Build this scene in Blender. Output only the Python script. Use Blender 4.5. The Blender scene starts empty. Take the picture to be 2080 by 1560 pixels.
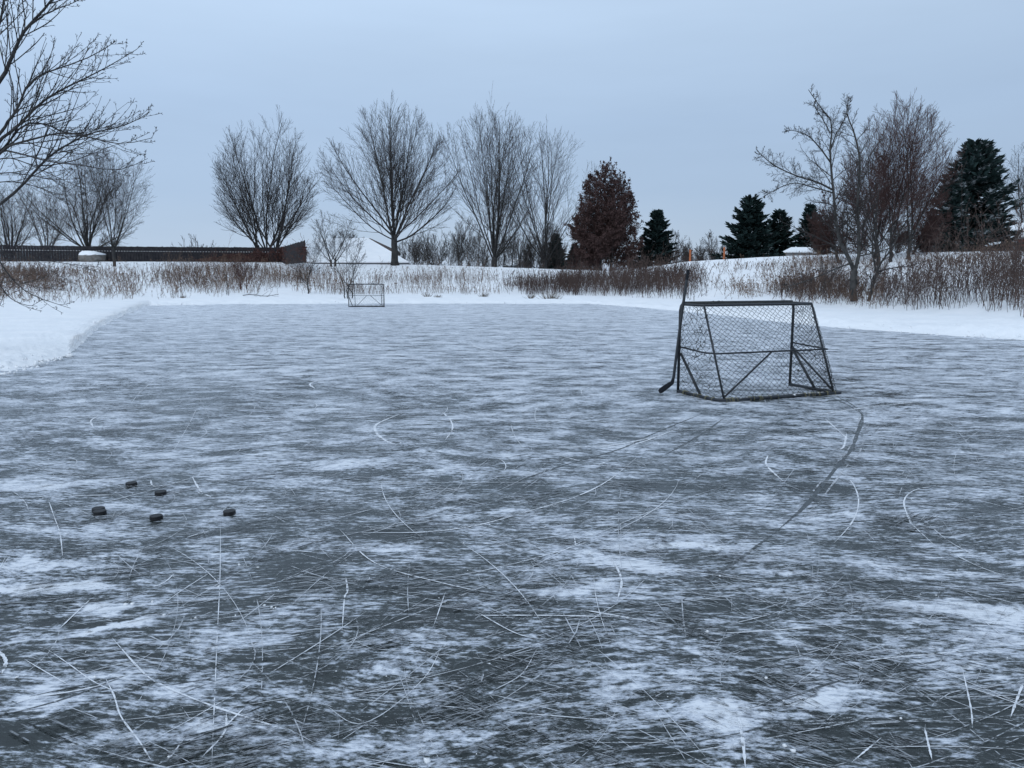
import bpy, math, random
import numpy as np
from mathutils import Vector
PI = math.pi
R_ = np.random.RandomState(7)
random.seed(7)
C = bpy.context.scene.collection
sc = bpy.context.scene

# ------------------------------------------------------------------ camera
H = 1.53
F = 1571.0                       # focal length in pixels of the 2080 px wide photo
PITCH = math.atan(217 / F)
cam = bpy.data.cameras.new("camera")
cam.sensor_width = 36.0
cam.lens = 36.0 * F / 2080
cam.clip_end = 3000
cam.clip_start = 0.05
co = bpy.data.objects.new("camera", cam)
C.objects.link(co)
co.location = (0, 0, H)
co.rotation_euler = (PI / 2 - PITCH, 0, 0)
sc.camera = co


def ray(x, y):
    a = (x - 1040) / F
    b = -(y - 780) / F
    return (a, math.cos(PITCH) + b * math.sin(PITCH), -math.sin(PITCH) + b * math.cos(PITCH))


def gnd(x, y, z=0.0):
    d = ray(x, y)
    t = (z - H) / d[2]
    return np.array((d[0] * t, d[1] * t, z))


def at(x, y, Y):
    d = ray(x, y)
    t = Y / d[1]
    return np.array((d[0] * t, Y, H + d[2] * t))


def az_of(x, y=560):
    d = ray(x, y)
    return math.degrees(math.atan2(d[0], d[1]))


# ------------------------------------------------------------------ small numpy helpers
def vnoise(x, y, seed=0):
    x = np.asarray(x, float); y = np.asarray(y, float)
    xi = np.floor(x).astype(np.int64); yi = np.floor(y).astype(np.int64)
    xf = x - xi; yf = y - yi

    def h(a, b):
        n = (a * 374761393 + b * 668265263 + seed * 974711) & 0x7fffffff
        n = ((n ^ (n >> 13)) * 1274126177) & 0x7fffffff
        n = (n ^ (n >> 16)) & 0xffff
        return n / 65535.0
    u = xf * xf * (3 - 2 * xf); v = yf * yf * (3 - 2 * yf)
    a = h(xi, yi) * (1 - u) + h(xi + 1, yi) * u
    b = h(xi, yi + 1) * (1 - u) + h(xi + 1, yi + 1) * u
    return (a * (1 - v) + b * v) * 2 - 1


def fbm(x, y, oct=4, seed=0):
    s = 0; a = 1.0; t = 0
    for i in range(oct):
        s = s + a * vnoise(x * 2 ** i, y * 2 ** i, seed + i * 17); t += a; a *= .5
    return s / t


def sst(t):
    t = np.clip(t, 0, 1)
    return t * t * (3 - 2 * t)


def unit(v):
    return v / np.maximum(np.linalg.norm(v, axis=-1, keepdims=True), 1e-9)


def mesh(name, verts, faces, mat, parent=None, smooth=True, mats=None, midx=None):
    """faces: (M,k) array, or a list of such arrays"""
    if not isinstance(faces, list):
        faces = [faces]
    me = bpy.data.meshes.new(name)
    verts = np.asarray(verts, np.float32).reshape(-1, 3)
    flat = np.concatenate([np.asarray(f, np.int32).ravel() for f in faces])
    tot = np.concatenate([np.full(len(f), np.asarray(f).shape[1], np.int32) for f in faces])
    me.vertices.add(len(verts)); me.vertices.foreach_set("co", verts.ravel())
    me.loops.add(len(flat)); me.loops.foreach_set("vertex_index", flat)
    me.polygons.add(len(tot))
    st = np.concatenate(([0], np.cumsum(tot)[:-1])).astype(np.int32)
    me.polygons.foreach_set("loop_start", st)
    me.polygons.foreach_set("loop_total", tot)
    me.polygons.foreach_set("use_smooth", np.full(len(tot), smooth))
    for m in (mats or [mat]):
        me.materials.append(m)
    if midx is not None:
        me.polygons.foreach_set("material_index", np.asarray(midx, np.int32))
    me.update(calc_edges=True)
    o = bpy.data.objects.new(name, me)
    C.objects.link(o)
    if parent is not None:
        o.parent = parent
        o.matrix_parent_inverse = parent.matrix_world.inverted() if False else o.matrix_parent_inverse
    return o


def tag(o, label=None, cat=None, group=None, kind=None):
    if label: o["label"] = label
    if cat: o["category"] = cat
    if group: o["group"] = group
    if kind: o["kind"] = kind
    return o


def thing(name, label, cat, loc=(0, 0, 0), group=None):
    o = bpy.data.objects.new(name, None)
    o.empty_display_size = .2
    C.objects.link(o)
    o.location = tuple(float(v) for v in loc)
    return tag(o, label, cat, group)


class MB:
    """collects verts and faces (in world or local coordinates)"""
    def __init__(s):
        s.v = []; s.q = []; s.t = []; s.n = 0

    def add(s, v, q=None, t=None):
        v = np.asarray(v, float).reshape(-1, 3)
        s.v.append(v)
        if q is not None and len(q): s.q.append(np.asarray(q, int) + s.n)
        if t is not None and len(t): s.t.append(np.asarray(t, int) + s.n)
        s.n += len(v)

    def tubes(s, P, R, k=4, cap=True):
        """P (N,m,3), R (N,m)"""
        P = np.asarray(P, float); R = np.asarray(R, float)
        if P.ndim == 2: P = P[None]; R = np.broadcast_to(R, P.shape[:2])
        N, m, _ = P.shape
        if N == 0: return
        T = np.empty_like(P)
        T[:, 1:-1] = P[:, 2:] - P[:, :-2]
        T[:, 0] = P[:, 1] - P[:, 0]; T[:, -1] = P[:, -1] - P[:, -2]
        T = unit(T)
        mean = unit(P[:, -1] - P[:, 0] + 1e-9)
        ref = np.where(np.abs(mean[:, 2:3]) > .8, np.array([[1., .13, 0]]), np.array([[.05, .1, 1.]]))
        U = unit(np.cross(T, ref[:, None, :])); V = np.cross(T, U)
        a = np.arange(k) * 2 * PI / k
        ring = P[:, :, None, :] + R[:, :, None, None] * (np.cos(a)[None, None, :, None] * U[:, :, None, :] + np.sin(a)[None, None, :, None] * V[:, :, None, :])
        idx = np.arange(N * m * k).reshape(N, m, k)
        a0 = idx[:, :-1]; a1 = idx[:, 1:]
        q = np.stack([a0, np.roll(a0, -1, 2), np.roll(a1, -1, 2), a1], -1).reshape(-1, 4)
        base = s.n
        s.add(ring.reshape(-1, 3), q)
        if cap and k >= 3:
            for e, rev in ((0, True), (m - 1, False)):
                r = idx[:, e]
                if rev: r = r[:, ::-1]
                tri = np.stack([np.repeat(r[:, :1], k - 2, 1), r[:, 1:-1], r[:, 2:]], -1).reshape(-1, 3)
                s.t.append(tri + base)

    def path(s, pts, r, k=8):
        pts = np.asarray(pts, float)
        rr = np.broadcast_to(np.asarray(r, float), (len(pts),))
        s.tubes(pts[None], rr[None], k)

    def box(s, c, size, rz=0.0, rx=0.0):
        x, y, z = np.asarray(size, float) / 2
        v = np.array([[-x, -y, -z], [x, -y, -z], [x, y, -z], [-x, y, -z], [-x, -y, z], [x, -y, z], [x, y, z], [-x, y, z]])
        if rx:
            cc, ss = math.cos(rx), math.sin(rx); v = v @ np.array([[1, 0, 0], [0, cc, ss], [0, -ss, cc]])
        cc, ss = math.cos(rz), math.sin(rz); v = v @ np.array([[cc, ss, 0], [-ss, cc, 0], [0, 0, 1]])
        s.add(v + np.asarray(c, float), [[0, 3, 2, 1], [4, 5, 6, 7], [0, 1, 5, 4], [1, 2, 6, 5], [2, 3, 7, 6], [3, 0, 4, 7]])

    def cards(s, P, U, V):
        """diamond / quad cards centred at P with half axes U, V"""
        N = len(P)
        v = np.stack([P - U, P - V, P + U, P + V], 1)
        s.add(v.reshape(-1, 3), np.arange(N * 4).reshape(N, 4))

    def build(s, name, mat, parent=None, smooth=True, origin=None):
        v = np.concatenate(s.v)
        if origin is not None: v = v - np.asarray(origin, float)
        f = []
        if s.q: f.append(np.concatenate(s.q))
        if s.t: f.append(np.concatenate(s.t))
        o = mesh(name, v, f, mat, parent, smooth)
        return o


# ------------------------------------------------------------------ materials
def newmat(name):
    m = bpy.data.materials.new(name)
    m.use_nodes = True
    nt = m.node_tree
    b = nt.nodes["Principled BSDF"]
    return m, nt, b


def N(nt, t, **kw):
    n = nt.nodes.new(t)
    for k, v in kw.items():
        setattr(n, k, v)
    return n


def ramp(nt, src, stops, interp='LINEAR'):
    r = N(nt, 'ShaderNodeValToRGB')
    r.color_ramp.interpolation = interp
    el = r.color_ramp.elements
    while len(el) < len(stops): el.new(.5)
    for e, (p, c) in zip(el, stops):
        e.position = p
        e.color = (c[0], c[1], c[2], 1) if len(c) == 3 else c
    nt.links.new(src, r.inputs[0])
    return r.outputs[0]


def noise(nt, vec, scale, detail=4, rough=.55, dist=0.0, out=0):
    n = N(nt, 'ShaderNodeTexNoise')
    n.inputs['Scale'].default_value = scale
    n.inputs['Detail'].default_value = detail
    n.inputs['Roughness'].default_value = rough
    n.inputs['Distortion'].default_value = dist
    if vec is not None: nt.links.new(vec, n.inputs['Vector'])
    return n.outputs[out]


def mapping(nt, vec, scale=(1, 1, 1), rot=(0, 0, 0), loc=(0, 0, 0), typ='POINT'):
    n = N(nt, 'ShaderNodeMapping', vector_type=typ)
    n.inputs['Scale'].default_value = scale
    n.inputs['Rotation'].default_value = rot
    n.inputs['Location'].default_value = loc
    nt.links.new(vec, n.inputs['Vector'])
    return n.outputs[0]


def math_(nt, op, a, b=None, clamp=False):
    n = N(nt, 'ShaderNodeMath', operation=op, use_clamp=clamp)
    for i, s in enumerate((a, b)):
        if s is None: continue
        if isinstance(s, (int, float)): n.inputs[i].default_value = s
        else: nt.links.new(s, n.inputs[i])
    return n.outputs[0]


def mixc(nt, f, a, b):
    n = N(nt, 'ShaderNodeMix', data_type='RGBA')
    for i, s in ((0, f), (6, a), (7, b)):
        if isinstance(s, (int, float)): n.inputs[i].default_value = s
        elif isinstance(s, tuple): n.inputs[i].default_value = (*s, 1)
        else: nt.links.new(s, n.inputs[i])
    return n.outputs[2]


def maprange(nt, v, a, b, c=0.0, d=1.0, smooth=True):
    n = N(nt, 'ShaderNodeMapRange', interpolation_type='SMOOTHSTEP' if smooth else 'LINEAR')
    n.inputs[1].default_value = a; n.inputs[2].default_value = b
    n.inputs[3].default_value = c; n.inputs[4].default_value = d
    nt.links.new(v, n.inputs[0])
    return n.outputs[0]


def simple(name, c1, c2, scale=6, rough=.8, bump=0.0, spec=.3, metallic=0.0, snow=0.0):
    m, nt, b = newmat(name)
    tc = N(nt, 'ShaderNodeNewGeometry')
    n = noise(nt, tc.outputs['Position'], scale, 5, .6)
    col = ramp(nt, n, [(.3, c1), (.7, c2)])
    if snow:
        sep = N(nt, 'ShaderNodeSeparateXYZ'); nt.links.new(tc.outputs['Normal'], sep.inputs[0])
        az = math_(nt, 'ABSOLUTE', sep.outputs[2])
        n2 = noise(nt, tc.outputs['Position'], 1.6, 3, .6)
        f = math_(nt, 'ADD', az, math_(nt, 'MULTIPLY', math_(nt, 'SUBTRACT', n2, .5), 1.5))
        f = maprange(nt, f, 1.16 - snow, 1.35 - snow)
        col = mixc(nt, math_(nt, 'MULTIPLY', f, .7), col, (.75, .78, .8))
    nt.links.new(col, b.inputs['Base Color'])
    b.inputs['Roughness'].default_value = rough
    b.inputs['Specular IOR Level'].default_value = spec
    b.inputs['Metallic'].default_value = metallic
    if bump:
        bp = N(nt, 'ShaderNodeBump'); bp.inputs['Strength'].default_value = bump; bp.inputs['Distance'].default_value = .02
        nt.links.new(noise(nt, tc.outputs['Position'], scale * 3, 6, .65), bp.inputs['Height'])
        nt.links.new(bp.outputs[0], b.inputs['Normal'])
    return m


M = {}
M['bark'] = simple('bark', (.028, .028, .029), (.062, .060, .058), 3, .95, .6, .1)
M['bark_near'] = simple('bark_near', (.030, .030, .032), (.070, .066, .063), 9, .9, .5, .1)
M['bark_light'] = simple('bark_light', (.036, .036, .036), (.085, .083, .080), 4.5, .95, .6, .1)
M['twig'] = simple('twig', (.036, .033, .033), (.064, .057, .054), 1.2, .95, 0, .1)
M['brush'] = simple('brush', (.042, .038, .037), (.080, .071, .066), 1.0, .95, 0, .1)
M['twig_red'] = simple('twig_red', (.054, .032, .030), (.095, .056, .050), 1.0, .95, 0, .1)
M['leaf_brown'] = simple('leaf_brown', (.048, .029, .027), (.086, .052, .047), 1.3, .9, 0, .15)
M['spruce'] = simple('spruce', (.012, .024, .024), (.036, .062, .058), .9, .85, 0, .15, snow=.10)
M['spruce_snow'] = simple('spruce_snow', (.012, .024, .024), (.036, .062, .058), .9, .85, 0, .15, snow=.24)
M['weed'] = simple('weed', (.085, .058, .046), (.22, .150, .110), .35, .95, 0, .1)
M['weed_dark'] = simple('weed_dark', (.062, .045, .042), (.13, .092, .078), .5, .95, 0, .1)
M['fence'] = simple('fence', (.020, .020, .024), (.048, .044, .046), 2.2, .9, .3, .15)
M['steel'] = simple('steel', (.008, .011, .016), (.024, .029, .036), 30, .5, .2, .5)
M['net'] = simple('net', (.030, .034, .036), (.075, .075, .068), 8, .9, 0, .2)
M['cord'] = simple('cord', (.16, .15, .09), (.30, .28, .18), 20, .9, 0, .2)
M['stick'] = simple('stick', (.010, .013, .018), (.022, .026, .032), 25, .45, 0, .5)
M['tape'] = simple('tape', (.012, .014, .018), (.022, .024, .030), 60, .85, .4, .2)
M['rubber'] = simple('rubber', (.004, .0045, .006), (.012, .013, .015), 90, .55, .15, .4)
M['orange'] = simple('orange', (.34, .10, .04), (.45, .15, .065), 5, .8, 0, .3)
M['siding'] = simple('siding', (.16, .16, .165), (.22, .215, .21), 1.5, .8, 0, .3)
M['brown_wall'] = simple('brown_wall', (.050, .040, .038), (.09, .070, .062), 1.2, .85, 0, .2)
M['brick'] = simple('brick', (.12, .045, .04), (.18, .07, .06), 6, .9, 0, .2)
M['trim'] = simple('trim', (.06, .065, .075), (.10, .10, .11), 3, .7, 0, .3)
M['rock'] = simple('rock', (.10, .095, .088), (.22, .205, .19), 3, .95, .6, .2)
M['tuft'] = simple('tuft', (.10, .085, .07), (.22, .19, .15), 3, .95, 0, .1)
M['vine'] = simple('vine', (.050, .026, .024), (.13, .065, .055), 1.6, .9, 0, .1)

# snow
m, nt, b = newmat('snow')
g = N(nt, 'ShaderNodeNewGeometry'); pos = g.outputs['Position']
n1 = noise(nt, pos, .8, 6, .6)
nt.links.new(ramp(nt, n1, [(.3, (.80, .82, .84)), (.7, (.88, .885, .89))]), b.inputs['Base Color'])
b.inputs['Roughness'].default_value = .75
b.inputs['Specular IOR Level'].default_value = .2
bp = N(nt, 'ShaderNodeBump'); bp.inputs['Strength'].default_value = .55; bp.inputs['Distance'].default_value = .06
hn = math_(nt, 'ADD', noise(nt, pos, 4.5, 8, .68), math_(nt, 'MULTIPLY', noise(nt, pos, 1.2, 4, .5), 1.2))
nt.links.new(hn, bp.inputs['Height']); nt.links.new(bp.outputs[0], b.inputs['Normal'])
M['snow'] = m

# frosted scratch lines
def frost_mat(name, col, thr, scale):
    m, nt, b = newmat(name)
    g = N(nt, 'ShaderNodeNewGeometry'); pos = g.outputs['Position']
    b.inputs['Base Color'].default_value = (*col, 1)
    b.inputs['Roughness'].default_value = .7
    b.inputs['Specular IOR Level'].default_value = .2
    n = noise(nt, pos, scale, 4, .7)
    n2 = noise(nt, pos, scale * .12, 2, .5)
    f = math_(nt, 'ADD', n, math_(nt, 'MULTIPLY', math_(nt, 'SUBTRACT', n2, .5), 1.0))
    nt.links.new(maprange(nt, f, thr, thr + .22), b.inputs['Alpha'])
    return m


M['scratch'] = frost_mat('scratch', (.74, .76, .79), .27, 28)
M['scratch_faint'] = frost_mat('scratch_faint', (.52, .54, .57), .40, 30)
M['scrape_light'] = frost_mat('scrape_light', (.25, .265, .28), .50, 22)
M['scrape_dark'] = frost_mat('scrape_dark', (.028, .034, .034), .48, 22)
M['swept'] = frost_mat('swept', (.095, .108, .116), .22, 20)

# the ice itself
m, nt, b = newmat('ice')
g = N(nt, 'ShaderNodeNewGeometry'); pos = g.outputs['Position']
wn = noise(nt, pos, .33, 3, .5, out=1)
vm = N(nt, 'ShaderNodeVectorMath', operation='MULTIPLY_ADD')
nt.links.new(wn, vm.inputs[0]); vm.inputs[1].default_value = (1.3, 1.0, 0); nt.links.new(pos, vm.inputs[2])
wp = vm.outputs[0]
D = math.radians
A = noise(nt, mapping(nt, wp, (.70, 1.5, 1), (0, 0, D(-14))), 1.0, 8, .70)
A2 = noise(nt, mapping(nt, wp, (2.3, 3.6, 1), (0, 0, D(24)), (7, 3, 0)), 1.0, 7, .72)
B = noise(nt, mapping(nt, wp, (6, 30, 1), (0, 0, D(-31)), (3, 1, 0)), 1.0, 6, .74)
B2 = noise(nt, mapping(nt, wp, (6, 30, 1), (0, 0, D(36)), (1, 9, 0)), 1.0, 6, .74)
B3 = noise(nt, mapping(nt, wp, (20, 52, 1), (0, 0, D(-20)), (5, 2, 0)), 1.0, 5, .7)
G = noise(nt, mapping(nt, pos, (26, 52, 1), (0, 0, D(-8))), 1.0, 5, .75)
sx = N(nt, 'ShaderNodeSeparateXYZ'); nt.links.new(pos, sx.inputs[0])
sel = maprange(nt, math_(nt, 'ADD', noise(nt, mapping(nt, pos, (.6, .9, 1), (0, 0, 0), (11, 4, 0)), 1.0, 3, .5), math_(nt, 'MULTIPLY', sx.outputs[0], .10)), .42, .58)
mixf = N(nt, 'ShaderNodeMix', data_type='FLOAT')
nt.links.new(sel, mixf.inputs[0]); nt.links.new(B, mixf.inputs[2]); nt.links.new(B2, mixf.inputs[3])
Bs = mixf.outputs[0]
f = math_(nt, 'MULTIPLY', A, .75)
f = math_(nt, 'ADD', f, math_(nt, 'MULTIPLY', B3, .75))
f = math_(nt, 'ADD', f, math_(nt, 'MULTIPLY', A2, 1.15))
f = math_(nt, 'ADD', f, math_(nt, 'MULTIPLY', Bs, 1.15))
f = math_(nt, 'ADD', f, math_(nt, 'MULTIPLY', G, .55))
ICE_OFF = 2.182
f = math_(nt, 'SUBTRACT', f, ICE_OFF)              # roughly centred on 0


def patch(px, py, lx, ly, rot, amp):
    """a drift of loose snow on the ice with its own place and shape"""
    global f
    c = gnd(px, py)
    mp = mapping(nt, wpp, (lx, ly, 1), (0, 0, D(rot)), (c[0], c[1], 0), 'TEXTURE')
    gr = N(nt, 'ShaderNodeTexGradient', gradient_type='SPHERICAL'); nt.links.new(mp, gr.inputs[0])
    f = math_(nt, 'ADD', f, math_(nt, 'MULTIPLY', maprange(nt, gr.outputs[1], 0, .9), amp * .62))


vm2 = N(nt, 'ShaderNodeVectorMath', operation='MULTIPLY_ADD')
wn2 = noise(nt, pos, 2.2, 5, .65, out=1)
sb = N(nt, 'ShaderNodeVectorMath', operation='SUBTRACT'); nt.links.new(wn2, sb.inputs[0]); sb.inputs[1].default_value = (.5, .5, 0)
nt.links.new(sb.outputs[0], vm2.inputs[0]); vm2.inputs[1].default_value = (.55, .55, 0); nt.links.new(pos, vm2.inputs[2])
wpp = vm2.outputs[0]
for a in [(60, 1200, .62, .13, 4, .62), (200, 1228, .20, .07, 10, .5), (240, 1272, .24, .07, 12, .7), (60, 1150, .5, .10, 3, .5),
          (110, 1420, .5, .10, 24, .45), (390, 1415, .42, .11, 14, .42), (300, 1310, .16, .05, 0, .35), (330, 1215, .42, .09, 16, .3),
          (1940, 1232, .42, .17, -6, .55), (2060, 1250, .5, .16, 8, .5), (1690, 1400, .34, .12, 8, .5), (1480, 1450, .34, .12, 5, .5),
          (1270, 1140, .45, .16, -22, .4), (1180, 1195, .5, .10, 10, .4), (1850, 1165, .6, .10, -12, .5), (760, 1120, .45, .14, 8, .35),
          (1080, 1310, .24, .08, 5, .4), (1430, 1110, .8, .12, 3, .4), (680, 945, 1.3, .28, 6, .3), (80, 985, .9, .20, 4, .35),
          (330, 1500, .28, .12, 10, .25), (1540, 1160, .3, .1, -15, .35), (480, 925, 1.1, .2, 2, .28), (1780, 1260, .5, .1, -15, .22)]:
    patch(*a)
for a in [(1500, 980, 1.2, .8, 20, -.09), (900, 1010, 1.5, .7, 0, -.09), (560, 1210, .8, .3, 10, -.22), (950, 1250, .8, .22, 4, -.25),
          (100, 1480, .6, .16, 10, -.25), (1560, 800, 2.6, 1.0, 0, -.12), (1350, 1240, .7, .2, 10, -.18), (120, 1260, .5, .06, 6, -.3),
          (450, 800, 4.5, 2.0, 0, -.10)]:
    patch(*a)
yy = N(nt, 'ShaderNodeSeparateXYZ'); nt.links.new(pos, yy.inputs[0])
f = math_(nt, 'ADD', f, math_(nt, 'ADD', maprange(nt, yy.outputs[1], 1.8, 11, -.03, .085, False), maprange(nt, yy.outputs[1], 9, 34, 0, .11, False)))     # frost raised with distance, partly painting in the far ice's grazing sky sheen
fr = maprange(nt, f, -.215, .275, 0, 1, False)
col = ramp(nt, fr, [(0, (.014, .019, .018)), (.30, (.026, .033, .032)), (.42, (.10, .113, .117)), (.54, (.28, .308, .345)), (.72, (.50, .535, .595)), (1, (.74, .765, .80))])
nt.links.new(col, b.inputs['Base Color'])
nt.links.new(maprange(nt, fr, .2, .7, .22, .50), b.inputs['Roughness'])
b.inputs['IOR'].default_value = 1.31
b.inputs['Specular IOR Level'].default_value = .5
bp = N(nt, 'ShaderNodeBump'); bp.inputs['Strength'].default_value = .25; bp.inputs['Distance'].default_value = .004
nt.links.new(math_(nt, 'ADD', Bs, math_(nt, 'MULTIPLY', G, .5)), bp.inputs['Height']); nt.links.new(bp.outputs[0], b.inputs['Normal'])
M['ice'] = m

# ------------------------------------------------------------------ world and light
w = bpy.data.worlds.new("World"); sc.world = w; w.use_nodes = True
nt = w.node_tree
bg = nt.nodes['Background']
SUN_EL, SUN_AZ = math.radians(33), math.radians(150)
sky = N(nt, 'ShaderNodeTexSky', sky_type='NISHITA')
sky.sun_disc = False; sky.sun_elevation = SUN_EL; sky.sun_rotation = SUN_AZ + 2 * (PI - SUN_AZ)
sky.air_density = 1.0; sky.dust_density = 2.0
tc = N(nt, 'ShaderNodeTexCoord')
sep = N(nt, 'ShaderNodeSeparateXYZ'); nt.links.new(tc.outputs['Generated'], sep.inputs[0])
soft = noise(nt, mapping(nt, tc.outputs['Generated'], (1.5, 1.5, 5)), 1.6, 4, .5)
# veil of the overcast: paler at the horizon and overhead, to the left paler than to the right
zz = math_(nt, 'ADD', sep.outputs[2], math_(nt, 'MULTIPLY', math_(nt, 'SUBTRACT', soft, .5), .07))
cl = ramp(nt, zz, [(0, (.475, .575, .725)), (.035, (.465, .585, .745)), (.10, (.408, .540, .730)), (.19, (.422, .562, .765)), (.31, (.530, .688, .90)), (.55, (.62, .765, .96)), (1, (.64, .78, .97))])
side = maprange(nt, sep.outputs[0], -.6, .6, 1.10, .93, False)
vmul = N(nt, 'ShaderNodeVectorMath', operation='SCALE'); nt.links.new(cl, vmul.inputs[0])
cloud = noise(nt, mapping(nt, tc.outputs['Generated'], (1.2, 1.2, 7)), 1.3, 5, .55)
side = math_(nt, 'MULTIPLY', side, maprange(nt, cloud, .3, .7, .955, 1.045, False))
nt.links.new(math_(nt, 'MULTIPLY', side, 10.0), vmul.inputs[3])
mx = mixc(nt, .93, sky.outputs[0], vmul.outputs[0])
nt.links.new(mx, bg.inputs[0])
bg.inputs[1].default_value = .1
sun = bpy.data.lights.new("sun", 'SUN'); sun.energy = 1.0; sun.angle = math.radians(40); sun.color = (.86, .93, 1.0)
so = bpy.data.objects.new("sun", sun); C.objects.link(so)
so.rotation_euler = (PI / 2 - SUN_EL, 0, SUN_AZ - PI)
vs = sc.view_settings
vs.view_transform = 'Standard'; vs.look = 'None'; vs.gamma = 1; vs.exposure = 0.0; vs.use_curve_mapping = False
sc.cycles.max_bounces = 6; sc.cycles.transparent_max_bounces = 24

# ------------------------------------------------------------------ terrain
def tab(rows):
    a = np.array([[az_of(x) if x > -900 and x < 3000 else x - 10000, v] for x, v in rows])
    a = a[np.argsort(a[:, 0])]
    return a[:, 0], a[:, 1]


def A_(deg): return 10000 + deg     # out-of-frame control point, by azimuth


E_T = tab([(A_(-180), 12), (A_(-90), 10), (A_(-55), 11), (0, 14.8), (60, 15.7), (130, 17.4), (160, 21), (190, 26), (220, 30.5), (250, 36), (275, 41), (300, 46.3), (480, 47), (720, 46), (1040, 45), (1200, 45), (1300, 40), (1400, 35.4), (1550, 29.3), (1700, 25.6), (1900, 23.8), (2080, 22.6), (A_(55), 19), (A_(90), 14), (A_(180), 12)])
B_T = tab([(A_(-180), 20), (A_(-90), 26), (A_(-55), 38), (0, 46), (130, 48), (300, 53), (480, 57), (720, 61), (1040, 59), (1200, 55), (1400, 45), (1700, 37), (1900, 31), (2080, 27.5), (A_(55), 24), (A_(90), 20), (A_(180), 20)])
R_T = tab([(A_(-180), 40), (A_(-90), 80), (A_(-55), 110), (0, 114), (300, 104), (585, 99), (620, 90), (800, 88), (1040, 82), (1240, 72), (1400, 65), (1500, 63), (1620, 61), (1900, 57), (2080, 52), (A_(55), 48), (A_(90), 40), (A_(180), 40)])
yrow = [(0, 530), (585, 531), (640, 535), (830, 536), (1000, 541), (1150, 546), (1240, 549), (1320, 540), (1400, 529), (1500, 523), (1620, 517), (1900, 510), (2080, 507)]
zr = [(A_(-180), 1.5), (A_(-90), 2.5), (A_(-55), 3.3), (A_(55), 3.0), (A_(90), 2.0), (A_(180), 1.5)]
for x, y in yrow:
    a = az_of(x); r = float(np.interp(a, *R_T))
    zr.append((x, float(at(x, y, r * math.cos(math.radians(a)))[2])))
Z_T = tab(zr)


def X_e(az, d, k_, c_=0):
    return k_ * d * (np.cos(np.radians(az)) if c_ else np.sin(np.radians(az)))


def prof(az, d):
    """height of the snow at azimuth az (degrees) and distance d from the camera's foot (arrays), without fine lumps"""
    e = np.interp(az, *E_T) + .30 * fbm(az * .9, az * 0 + 3.3, 3, 5) + .14 * fbm(az * 5, az * 0 + 1.3, 3, 15)
    bb = np.interp(az, *B_T); r = np.interp(az, *R_T); z1 = np.interp(az, *Z_T)
    u = d - e
    X = d * np.sin(np.radians(az)); Y = d * np.cos(np.radians(az))
    z = -.10 + .086 * sst((u + .85) / .5) + .06 * sst((u + .3) / 2.6) + .06 * sst(u / 6) + .030 * fbm(X_e(az, d, 2.2), X_e(az, d, 2.2, 1), 3, 23) * sst((u + .8) / .4) * (1 - sst((u - 2) / 3))
    z = z + (.03 + .09 * sst((az - 2) / 14)) * np.exp(-((u - 1.3) / .8) ** 2) * (1 + .7 * fbm(X * .6, Y * .6, 2, 9))
    z = z + .16 * sst(u / np.maximum(bb - e, 1))
    t = (d - bb) / (r - bb)
    z = z + np.where(t > 0, (z1 - .33) * np.clip(t, 0, 1) ** 1.05, 0)
    z = z + .16 * fbm(X * .16, Y * .16, 3, 31) * sst((t + .2) / .4) * (1 - sst((t - .7) / .3))
    z = z - .9 * sst((d - r) / 12)
    return z


def terr(x, y):
    x = np.asarray(x, float); y = np.asarray(y, float)
    return prof(np.degrees(np.arctan2(x, y)), np.hypot(x, y))


def hit(px, py, dmin=12, dmax=125):
    """the place on the snow seen at a pixel of the photograph"""
    d = ray(px, py)
    t = np.linspace(dmin, dmax, 3000)
    z = H + d[2] * t
    g_ = terr(d[0] * t, d[1] * t)
    k = np.argmax(z < g_)
    if not (z < g_).any(): k = int(np.argmin(z - g_))
    return np.array((d[0] * t[k], d[1] * t[k], float(g_[k])))


def ground_at(px, Y):
    d = ray(px, 560)
    x = d[0] * Y / d[1]
    return np.array((x, Y, float(terr(x, Y))))


azs = np.concatenate([np.arange(-180, -40, 2.5), np.arange(-40, 40, .11), np.arange(40, 180.1, 2.5)])
u = []
e0 = np.interp(azs, *E_T); b0 = np.interp(azs, *B_T); r0 = np.interp(azs, *R_T)
rows = [e0 - 1.3]
for s in np.linspace(-.9, 2.4, 42): rows.append(e0 + s)
for s in (np.linspace(0, 1, 62)[1:]) ** 1.3: rows.append(e0 + 2.4 + s * (b0 - e0 - 2.4))
for s in np.linspace(0, 1, 60)[1:]: rows.append(b0 + s * (r0 - b0))
for s in (2, 4, 7, 12, 20, 40, 90, 200, 420, 900): rows.append(r0 + s)
DD = np.array(rows); AZ = np.broadcast_to(azs, DD.shape)
Z = prof(AZ, DD)
X = DD * np.sin(np.radians(AZ)); Y = DD * np.cos(np.radians(AZ))
ee = np.interp(AZ, *E_T)
near = .75 * np.exp(-np.clip(DD - ee - .8, 0, None) / 3.0) + .45 * np.exp(-np.clip(DD - ee - .8, 0, None) / 16.0)
lum = fbm(X * 1.6, Y * 1.6, 4, 51)
Z = Z + sst((DD - ee + .25) / 1.7) * (near * (.085 * lum + .05 * np.abs(fbm(X * 4, Y * 4, 2, 77))) + .03 * fbm(X * .9, Y * .9, 4, 61) * (DD < r0 + 30))
nr, na = X.shape
I = np.arange(nr * na).reshape(nr, na)
quads = np.stack([I[:-1, :-1], I[:-1, 1:], I[1:, 1:], I[1:, :-1]], -1).reshape(-1, 4)
terrain = mesh('snowy_ground', np.stack([X, Y, Z], -1).reshape(-1, 3), quads[:, ::-1], M['snow'])
tag(terrain, 'snow covered bank and slope around the frozen pond', 'snow', kind='structure')

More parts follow.
